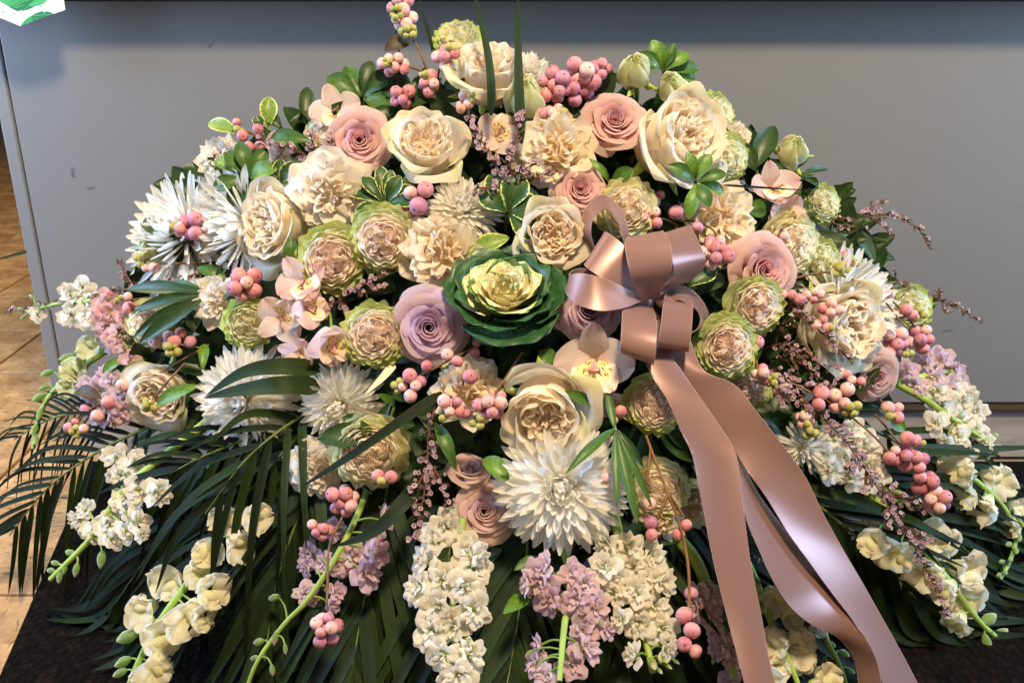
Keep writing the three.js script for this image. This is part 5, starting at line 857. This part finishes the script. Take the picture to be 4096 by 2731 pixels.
berrySprig('pale yellow snowberries just under the top cream rose', 35, [[[1080, 270, -0.02], [1072, 250, -0.01], [1065, 235, 0.0]]], [[1065, 238, 4, 14, [6, 3, 6], 0.01, 1.6, 1.4], [1080, 225, 3, 8, TINY, 0.02]]);
berrySprig('pink and brown-tinted snowberries around a fork right of the second ribbon tail', 36, [[[1990, 620, -0.03], [1960, 610, -0.02], [1930, 600, -0.02]]], [[1945, 596, 3, 13, PALE, -0.01], [1965, 600, 3, 9, TINY, 0.0]]);

// ---------------------------------------------------------------- wax flowers
waxSprig('wax flower spray in the upper middle between the tall blade and the cream carnation', 1, [[[1180, 450, -0.01], [1150, 400, 0.03], [1110, 330, 0.05], [1075, 262, 0.05]], [[1185, 445, 0.0], [1172, 380, 0.05], [1185, 320, 0.05], [1197, 258, 0.05]], [[1175, 400, 0.04], [1210, 385, 0.05], [1235, 375, 0.05]], [[1180, 440, 0.01], [1130, 430, 0.04], [1090, 432, 0.05]], [[1190, 430, 0.02], [1230, 410, 0.04], [1275, 400, 0.04]]], { gap: 9, branch: 20 });
waxSprig('wax flower twigs crossing the yellowish frilled rose at the upper left', 2, [[[740, 372, 0.0], [690, 350, 0.03], [640, 330, 0.03], [598, 315, 0.03]], [[735, 365, 0.0], [718, 330, 0.03], [712, 300, 0.03]], [[745, 365, 0.0], [758, 340, 0.03], [762, 312, 0.03]], [[725, 365, 0.0], [700, 380, 0.03], [690, 395, 0.03]]], { gap: 9, branch: 18, from: 0.2 });
waxSprig('long wiry wax flower branch reaching far out to the left', 3, [[[500, 640, -0.02], [400, 645, 0.0], [280, 665, 0.0], [150, 690, 0.0], [15, 712, 0.0]], [[305, 655, 0.0], [285, 625, 0.0], [270, 598, 0.0]]], { gap: 16, branch: 14, size: 5, dense: 2, needles: 6 });
waxSprig('dark wax flower twigs in shade on the left between carnation and chrysanthemum', 4, [[[560, 620, -0.03], [500, 612, -0.01], [420, 640, 0.0], [390, 650, 0.0]], [[540, 640, -0.03], [470, 650, -0.01], [440, 660, -0.01]]], { gap: 11, branch: 18, size: 5.5 });
waxSprig('wax flower twig in the dark hollow below the two upper frilled roses', 5, [[[730, 740, 0.0], [780, 690, 0.03], [850, 645, 0.03], [900, 620, 0.02]], [[790, 690, 0.02], [800, 720, 0.02], [812, 740, 0.02]], [[820, 670, 0.02], [850, 670, 0.02], [890, 660, 0.02]]], { gap: 10, branch: 18, size: 6, from: 0.0 });
waxSprig('wax flower sprig hanging down in the lower middle above the white stock', 6, [[[1000, 930, 0.0], [985, 1000, 0.03], [980, 1080, 0.04], [965, 1180, 0.04], [945, 1240, 0.04]], [[985, 1060, 0.03], [1010, 1100, 0.04], [1025, 1160, 0.04]], [[982, 1080, 0.03], [950, 1130, 0.04], [945, 1170, 0.04]]], { gap: 11, branch: 26, dense: 3 });
waxSprig('arching wax flower branch at the upper right against the grey counter', 7, [[[1880, 470, -0.03], [1930, 500, -0.02], [1990, 495, -0.02], [2050, 495, -0.02], [2110, 525, -0.02], [2135, 570, -0.02]], [[1870, 465, -0.02], [1890, 455, -0.02], [1905, 445, -0.02]], [[1990, 495, -0.02], [2005, 475, -0.02], [2035, 465, -0.02]], [[1900, 500, -0.02], [1930, 520, -0.02], [1985, 525, -0.02]], [[2000, 500, -0.02], [2030, 520, -0.02], [2045, 535, -0.02]]], { gap: 15, branch: 16, size: 5.5, dense: 2, needles: 4 });
waxSprig('thin wax flower twig sticking out at the right edge', 8, [[[2040, 640, -0.03], [2090, 660, -0.03], [2160, 690, -0.03], [2258, 736, -0.03]], [[2150, 690, -0.03], [2160, 665, -0.03]], [[2165, 695, -0.03], [2172, 720, -0.03]], [[2060, 645, -0.03], [2055, 618, -0.03]]], { gap: 14, branch: 12, size: 4.2, dense: 2, needles: 5 });
waxSprig('dense dark wax flower mass right of the green frilled pair', 9, [[[1760, 800, -0.02], [1800, 790, 0.01], [1860, 820, 0.02], [1925, 850, 0.02]], [[1770, 830, -0.02], [1830, 830, 0.01], [1880, 870, 0.02]], [[1780, 860, -0.02], [1860, 890, 0.01], [1925, 880, 0.02]], [[1790, 760, -0.02], [1830, 740, 0.02], [1850, 720, 0.03]], [[1770, 840, -0.02], [1790, 880, 0.02], [1800, 940, 0.02]], [[1780, 880, 0.0], [1830, 920, 0.02], [1870, 960, 0.02]]], { gap: 8, branch: 22, size: 6 });
waxSprig('long wax flower branch running diagonally to the lower right', 10, [[[1800, 870, 0.0], [1870, 940, 0.035], [1940, 1010, 0.04], [2010, 1110, 0.04], [2080, 1220, 0.04], [2130, 1310, 0.03], [2175, 1415, 0.03]], [[1960, 1040, 0.04], [1950, 1085, 0.045]], [[1990, 1080, 0.04], [1985, 1130, 0.045]], [[2020, 1130, 0.04], [2080, 1150, 0.045], [2115, 1175, 0.045]], [[2040, 1160, 0.04], [2035, 1210, 0.045]], [[2085, 1225, 0.04], [2140, 1245, 0.04]]], { gap: 9, branch: 26, size: 6 });
waxSprig('wax flower twigs lying over the right cream rose', 11, [[[1800, 690, 0.02], [1850, 730, 0.05], [1900, 775, 0.06], [1955, 830, 0.06]], [[1810, 705, 0.03], [1840, 720, 0.05], [1870, 755, 0.05]]], { gap: 9, branch: 15, size: 5, dense: 2 });

// ---------------------------------------------------------------- leaves
leafSprig('leaf_sprig', 'pale variegated leaves at the upper left edge, two of them spread like wings', 'foliage sprig', [[615, 300, 618, 222, 20, 'pale', -0.01, 0.0, 0.1], [560, 312, 478, 282, 18, 'pale', 0.0, 0.01, 0.1], [600, 300, 588, 265, 14, 'variegated', 0.0, 0.01], [650, 300, 610, 262, 16, 'dark', -0.02, -0.01]], [[640, 360, -0.05], [620, 325, -0.02], [612, 300, 0.0]]);
whorl('leaf_sprig', 'glossy dark green whorl of leaves above the pointed cream rose', [572, 412, 0.02], 78, 20, [105, 150, 195, 235, 60, 20, 130], ['mid', 'bright', 'mid', 'dark']);
whorl('leaf_sprig', 'variegated dark leaf whorl above the white carnation on the left', [640, 425, 0.02], 60, 17, [120, 85, 50, 15, 160, 100], 'variegated');
whorl('leaf_sprig', 'variegated leaf whorl between the carnation and the pink rose stem', [885, 470, 0.03], 82, 18, [98, 62, 130, 30, 160, 5, 80, 200], 'variegated');
whorl('leaf_sprig', 'large blue-green variegated leaves right of the standing white chrysanthemum', [1165, 490, 0.02], 92, 32, [70, 35, 108, 10, 145, 320], 'variegated');
whorl('leaf_sprig', 'bright green leaf whorl with narrow leaves under the largest cream rose', [1598, 418, 0.07], 74, 16, [62, 15, 105, 150, 260, 300, 340], ['bright', 'mid']);
whorl('leaf_sprig', 'bright green leaf tuft behind the white-green buds at the upper right', [1525, 165, -0.02], 80, 17, [70, 35, 5, 110, 145, 350], ['mid', 'bright']);
whorl('leaf_sprig', 'broad green leaves behind the pale lily at the upper left', [830, 225, -0.03], 84, 22, [115, 75, 150, 40, 15, 185, 330], ['mid', 'dark']);
whorl('leaf_sprig', 'dark green leaves left of the open cream garden rose at the top', [920, 250, -0.03], 70, 18, [160, 120, 200, 60, 240, 20], 'dark');
leafSprig('leaf_sprig', 'dark upright leaves at the upper left behind the dusty pink rose', 'foliage sprig', [[705, 300, 705, 200, 18, 'dark', -0.02, -0.02], [730, 305, 690, 230, 14, 'dark', -0.02, -0.02], [720, 325, 620, 320, 22, 'mid', 0.0, 0.01]], [[740, 350, -0.05], [720, 310, -0.03]]);
leafSprig('leaf_sprig', 'green leaves between the small pink rose and the largest cream rose', 'foliage sprig', [[1400, 425, 1455, 388, 17, 'mid', 0.0, 0.03], [1400, 425, 1352, 365, 9, 'bright', 0.0, 0.02, 0.3], [1405, 428, 1470, 425, 12, 'variegated', 0.0, 0.02]], [[1395, 460, -0.04], [1400, 430, 0.0]]);
leafSprig('leaf_sprig', 'dark serrated rose leaf beside the lone yellow-green bud', 'foliage sprig', [[1735, 385, 1780, 288, 26, 'dark', -0.02, -0.02, 0.1, 'oval'], [1735, 390, 1705, 325, 18, 'dark', -0.02, -0.02, 0.1, 'oval'], [1760, 400, 1800, 380, 18, 'dark', -0.02, -0.01, 0.1, 'oval']], [[1740, 440, -0.05], [1738, 390, -0.02]]);
leafSprig('leaf_sprig', 'dark leaves at the right shoulder under the lone bud', 'foliage sprig', [[1830, 405, 1902, 388, 9, 'dark', -0.03, -0.03], [1840, 410, 1880, 430, 14, 'dark', -0.03, -0.02], [1700, 470, 1760, 490, 22, 'mid', 0.0, 0.01], [1740, 520, 1690, 540, 16, 'dark', 0.0, 0.01]], [[1800, 460, -0.06], [1830, 410, -0.03]]);
leafSprig('leaf_sprig', 'variegated leaf tucked behind the right loops of the bow', 'foliage sprig', [[1575, 660, 1645, 618, 24, 'variegated', 0.02, 0.03], [1600, 680, 1662, 632, 22, 'dark', 0.01, 0.02], [1590, 770, 1620, 765, 14, 'mid', 0.04, 0.04]], [[1560, 690, -0.03], [1578, 662, 0.02]]);
leafSprig('leaf_sprig', 'dark serrated rose leaf above the pale yellow frilled rose', 'foliage sprig', [[855, 1000, 728, 1008, 30, 'dark', 0.03, 0.05, 0.06, 'oval'], [850, 985, 785, 958, 20, 'dark', 0.03, 0.04, 0.08, 'oval'], [848, 1005, 828, 965, 12, 'mid', 0.03, 0.05, 0.08, 'oval']], [[880, 1000, 0.0], [855, 998, 0.03]]);
leafSprig('leaf_sprig', 'curved strap-shaped leaf arching over the dusky mauve rose', 'foliage sprig', [[1000, 972, 1046, 1080, 16, 'mid', 0.03, 0.03, 0.28, 'oval'], [1112, 1052, 1170, 1108, 22, 'bright', 0.02, 0.03, 0.2, 'oval']], [[1005, 1000, -0.01], [1000, 974, 0.03]]);
leafSprig('leaf_sprig', 'green leaf at the left edge of the open speckled lily', 'foliage sprig', [[1262, 800, 1245, 852, 20, 'mid', 0.03, 0.04, 0.1, 'oval'], [1280, 862, 1340, 880, 14, 'mid', 0.03, 0.05, 0.1, 'oval'], [1380, 935, 1275, 900, 14, 'mid', 0.05, 0.07, 0.1, 'oval']], [[1290, 830, -0.02], [1265, 803, 0.03]]);
leafSprig('leaf_sprig', 'single dark leaf in front of the far left spiky chrysanthemum', 'foliage sprig', [[400, 545, 322, 507, 24, 'dark', 0.02, 0.03, 0.1, 'oval']], [[420, 560, -0.02], [400, 545, 0.02]]);
leafSprig('leaf_sprig', 'small leaf between the pointed cream rose and the round frilled rose', 'foliage sprig', [[668, 612, 668, 542, 17, 'mid', 0.05, 0.06, 0.1, 'oval'], [640, 625, 700, 660, 16, 'dark', 0.02, 0.02, 0.1, 'oval']], [[672, 640, 0.0], [668, 612, 0.05]]);
leafSprig('leaf_sprig', 'bright strap leaf across the front of the wide left cream rose', 'foliage sprig', [[455, 885, 358, 932, 17, 'bright', 0.04, 0.05, 0.14, 'oval'], [470, 790, 465, 850, 12, 'bright', 0.0, 0.02, 0.2, 'oval'], [330, 830, 280, 880, 16, 'bright', 0.0, 0.01, 0.2, 'oval'], [290, 820, 235, 860, 12, 'bright', 0.0, 0.01, 0.2, 'oval']], [[470, 880, 0.0], [455, 885, 0.04]]);
leafSprig('leaf_sprig', 'dark pointed leaves fanned like a hand on the left over the pale frilled rose', 'foliage sprig', [[465, 670, 288, 666, 17, 'dark', 0.03, 0.05, 0.08, 'oval'], [462, 676, 305, 715, 15, 'dark', 0.03, 0.06, 0.08, 'oval'], [462, 682, 305, 775, 17, 'dark', 0.03, 0.06, 0.08, 'oval'], [462, 690, 318, 790, 19, 'dark', 0.035, 0.06, 0.08, 'oval'], [460, 665, 375, 660, 16, 'mid', 0.03, 0.03, 0.1, 'oval']], [[520, 690, -0.02], [465, 675, 0.03]]);
leafSprig('leaf_sprig', 'brown-green leaf in front of the upper left carnation edge', 'foliage sprig', [[520, 640, 450, 615, 16, 'mid', 0.0, 0.02, 0.1, 'oval']], [[540, 660, -0.03], [520, 640, 0.0]]);
leafSprig('leaf_sprig', 'yellow-green leaf between the peach carnation and the kale', 'foliage sprig', [[1075, 580, 1172, 545, 22, 'pale', 0.01, 0.01, 0.1, 'oval'], [1180, 868, 1235, 880, 22, 'bright', 0.03, 0.03, 0.2, 'oval']], [[1080, 600, -0.03], [1075, 582, 0.01]]);
leafSprig('leaf_sprig', 'hanging tuft of narrow leaves over the right side of the biggest chrysanthemum', 'foliage sprig', [[1412, 985, 1298, 1090, 12, 'mid', 0.07, 0.09, 0.1, 'oval'], [1412, 990, 1418, 1170, 10, 'mid', 0.07, 0.08, 0.06, 'oval'], [1414, 990, 1465, 1205, 13, 'mid', 0.07, 0.08, 0.06, 'oval'], [1416, 990, 1500, 1170, 9, 'mid', 0.07, 0.07, 0.06, 'oval'], [1414, 985, 1478, 1075, 11, 'dark', 0.06, 0.06, 0.1, 'oval'], [1395, 900, 1412, 985, 10, 'mid', 0.06, 0.07, 0.05, 'oval']], [[1390, 890, 0.0], [1405, 940, 0.05], [1413, 990, 0.07]]);
leafSprig('leaf_sprig', 'pale green leaves at the foot of the lilac stock, bottom centre', 'foliage sprig', [[1215, 1370, 1155, 1410, 18, 'bright', 0.0, 0.03, 0.1, 'oval'], [1240, 1280, 1180, 1310, 14, 'mid', 0.0, 0.01, 0.1, 'oval']], [[1250, 1340, -0.03], [1215, 1370, 0.0]]);
leafSprig('leaf_sprig', 'green leaves among berries on the right above the pink stock', 'foliage sprig', [[1990, 760, 2060, 770, 12, 'mid', -0.02, -0.02, 0.1, 'oval'], [2030, 800, 2070, 830, 16, 'dark', -0.02, -0.02, 0.1, 'oval'], [2000, 920, 2070, 960, 20, 'dark', -0.03, -0.02, 0.1, 'oval'], [2040, 960, 2080, 990, 16, 'bright', -0.01, 0.0, 0.1, 'oval']], [[1970, 800, -0.06], [1992, 765, -0.02]]);
leafSprig('leaf_sprig', 'rosette of small leaves at the left of the snowberry chain', 'foliage sprig', [[850, 1010, 900, 920, 14, 'dark', 0.0, 0.02, 0.1, 'oval'], [905, 930, 870, 905, 12, 'mid', 0.0, 0.02, 0.1, 'oval'], [1000, 830, 1060, 865, 13, 'dark', 0.01, 0.02, 0.1, 'oval']], [[880, 1010, -0.02], [905, 935, 0.0]]);
// ---------------------------------------------------------------- long blades
blade('grass_blade', 'widest upright grass blade at the top, right of the top cream rose', [[1198, 330, 0.03], [1192, 200, 0.05], [1190, 100, 0.05], [1190, -40, 0.04]], 24, 1, null, 0.1);
blade('grass_blade', 'leaning narrow grass blade in front of the top cream rose', [[1128, 265, 0.04], [1128, 190, 0.06], [1118, 110, 0.06], [1102, 40, 0.05], [1086, -30, 0.04]], 20, 1, null, 0.1);
blade('grass_blade', 'thin grass blade rising left of the top green rose', [[998, 130, -0.03], [985, 80, -0.02], [968, 20, -0.02], [960, -30, -0.02]], 9, 1, null, 0.1);
blade('grass_blade', 'very thin stem standing behind the tall snowberry sprig', [[935, 190, -0.05], [915, 110, -0.05], [903, 30, -0.05]], 5, 0, null, 0.1);
blade('grass_blade', 'long blade crossing diagonally over the pale yellow frilled rose', [[1015, 902, 0.05], [930, 960, 0.07], [800, 1050, 0.08], [682, 1124, 0.07]], 26, 0);
blade('grass_blade', 'dark curved blade under the wax flower sprig, lower left of centre', [[985, 1075, 0.0], [930, 1150, 0.05], [860, 1220, 0.06], [768, 1256, 0.06]], 38, 0);
blade('grass_blade', 'level thick blade running off the right edge of the picture', [[2080, 1034, -0.01], [2160, 1034, 0.0], [2260, 1032, 0.0], [2420, 1024, 0.0]], 30, 1);
blade('grass_blade', 'thin level blade across the pink lilies on the right shoulder', [[1660, 425, 0.04], [1740, 430, 0.05], [1800, 434, 0.05], [1862, 436, 0.04]], 6, 0);
blade('grass_blade', 'cream strap-like petal blade in the hollow below the cleft frilled rose', [[905, 835, 0.02], [880, 865, 0.03], [838, 905, 0.04]], 20, 3);
blade('grass_blade', 'thin blade lying on the tiles at the far left', [[62, 578, -0.12], [30, 586, -0.12], [-20, 600, -0.12]], 8, 1);
blade('grass_blade', 'short blade tip sticking out above the pink stock at the right', [[2130, 810, -0.03], [2180, 825, -0.03], [2228, 850, -0.03]], 9, 1);
blade('grass_blade', 'broad dark blade lying over the drooping chrysanthemum, upper of two', [[735, 848, 0.03], [640, 842, 0.07], [560, 855, 0.08], [470, 910, 0.08]], 42, 1);
blade('grass_blade', 'broad dark blade lying over the drooping chrysanthemum, lower of two', [[735, 888, 0.03], [650, 885, 0.075], [560, 895, 0.08], [465, 914, 0.08]], 46, 1);

// ---------------------------------------------------------------- palm fronds
frond('palm frond spreading to the far left in front of the tiles', 1, [[420, 950, -0.05], [330, 985, -0.02], [220, 1040, -0.01], [110, 1120, -0.01], [20, 1230, -0.01]], { n: 15, len: 230, width: 13, angle: 50, sag: 0.3, sides: [1, -1] });
frond('thin-leaved palm frond rising at the far left beside the green snapdragon', 2, [[330, 950, -0.06], [220, 945, -0.03], [120, 960, -0.03], [30, 1010, -0.03]], { n: 14, len: 150, width: 7, angle: 50, sag: 0.35 });
frond('palm frond between the white stock and the left snapdragon', 3, [[680, 960, -0.05], [560, 1010, 0.0], [440, 1060, 0.02], [330, 1130, 0.02]], { n: 11, len: 200, width: 17, angle: 46, sag: 0.3 });
frond('palm frond with long hanging leaflets on the lower left', 4, [[720, 960, -0.04], [650, 1040, 0.0], [560, 1140, 0.0], [440, 1300, -0.01], [330, 1460, -0.02]], { n: 12, len: 270, width: 20, angle: 34, sag: 0.45 });
frond('palm frond crossing in front of the left snapdragon', 5, [[720, 940, -0.02], [640, 990, 0.05], [560, 1060, 0.065], [470, 1180, 0.07]], { n: 6, len: 240, width: 20, angle: 42, sag: 0.45 });
frond('palm frond hanging at the lower left between snapdragon and lilac stock', 6, [[760, 1020, -0.05], [700, 1150, -0.02], [640, 1320, -0.02], [600, 1560, -0.02]], { n: 12, len: 300, width: 24, angle: 28, sag: 0.2 });
frond('palm frond hanging straight down left of the full white stock', 7, [[900, 1060, -0.06], [880, 1180, -0.04], [840, 1360, -0.03], [800, 1580, -0.02]], { n: 13, len: 340, width: 30, angle: 30, sag: 0.2 });
frond('palm frond hanging behind the full white stock', 8, [[1060, 1080, -0.07], [1040, 1220, -0.06], [1010, 1400, -0.05], [980, 1600, -0.04]], { n: 13, len: 330, width: 30, angle: 34, sag: 0.2 });
frond('palm frond hanging behind the lilac stock', 9, [[1200, 1120, -0.07], [1210, 1260, -0.05], [1190, 1420, -0.04], [1160, 1600, -0.03]], { n: 13, len: 320, width: 28, angle: 38, sag: 0.2 });
frond('palm frond hanging behind the right white stock', 10, [[1380, 1120, -0.07], [1430, 1260, -0.05], [1450, 1420, -0.05], [1440, 1600, -0.04]], { n: 13, len: 320, width: 28, angle: 36, sag: 0.2 });
frond('palm frond behind the ribbon tails, low right of centre', 11, [[1560, 1100, -0.07], [1660, 1240, -0.05], [1760, 1400, -0.05], [1850, 1590, -0.05]], { n: 13, len: 320, width: 26, angle: 38, sag: 0.25 });
frond('palm frond reaching to the lower right under the long wax flower branch', 12, [[1750, 1060, -0.06], [1880, 1160, -0.04], [2040, 1300, -0.04], [2200, 1500, -0.05]], { n: 14, len: 330, width: 24, angle: 36, sag: 0.3 });
frond('palm frond reaching to the right edge under the heavy berry chain', 13, [[1860, 1000, -0.06], [2000, 1080, -0.04], [2160, 1200, -0.05], [2330, 1400, -0.06]], { n: 14, len: 330, width: 22, angle: 38, sag: 0.3 });
frond('palm frond at the far right edge behind the small snapdragon', 14, [[1950, 960, -0.07], [2090, 1030, -0.06], [2230, 1120, -0.07], [2380, 1260, -0.08]], { n: 12, len: 260, width: 18, angle: 40, sag: 0.3 });
frond('palm frond in the dark middle behind the brown forked branch', 15, [[1480, 900, -0.08], [1500, 1040, -0.06], [1540, 1220, -0.06], [1600, 1420, -0.06]], { n: 11, len: 220, width: 24, angle: 36, sag: 0.2 });
frond('palm frond crossing low from the lilac stock towards the bottom left', 16, [[1120, 1180, -0.09], [980, 1300, -0.08], [820, 1430, -0.07], [650, 1580, -0.06]], { n: 12, len: 300, width: 28, angle: 40, sag: 0.2 });

frond('thin palm frond trailing over the dark mat at the lower left corner', 17, [[520, 1060, -0.06], [430, 1160, -0.04], [330, 1290, -0.05], [230, 1440, -0.07]], { n: 12, len: 250, width: 15, angle: 34, sag: 0.35 });
// filler greenery deep between the flowers: nobody could count it
{
  const r = rng(99), g = leafGeometry('oval', 0, 4), n = 1900, m = new THREE.InstancedMesh(g, LEAF.dark, n), M = new THREE.Matrix4(), q = new THREE.Quaternion();
  let k = 0;
  while (k < n) {
    const u = r() * 2 - 1, v = r() * 2 - 1; if (u * u + v * v > 1) continue;
    const px = 1165 + u * 880, py = 720 + v * (v < 0 ? 500 : 560); if (px < 430 && py < 680) continue;
    const dz = -0.035 - 0.09 * r(), p = at(px, py, dz), L = 0.035 + 0.04 * r(), a = r() * 6.283;
    const dir = V(u * 0.8 + Math.cos(a) * 0.9, -v * 0.7 + Math.sin(a) * 0.9, 0.35 * r()).normalize(), z = EYE.clone().sub(p).normalize().addScaledVector(V(r() - 0.5, r(), r() - 0.5), 1.2), x = dir.clone().cross(z).normalize(); z.copy(x).cross(dir);
    M.makeBasis(x.multiplyScalar(L * (0.22 + 0.12 * r())), dir.multiplyScalar(L), z.multiplyScalar(L * 0.3)).setPosition(p);
    m.setMatrixAt(k, M); const c = 0.55 + 0.6 * r(); m.setColorAt(k, new THREE.Color(c, c, c * 0.9)); k++;
  }
  m.name = 'foliage'; m.userData = { label: 'dark mass of small leaves deep between the flowers of the spray', category: 'foliage', kind: 'stuff' }; scene.add(m);
}
renderer.render(scene, camera);
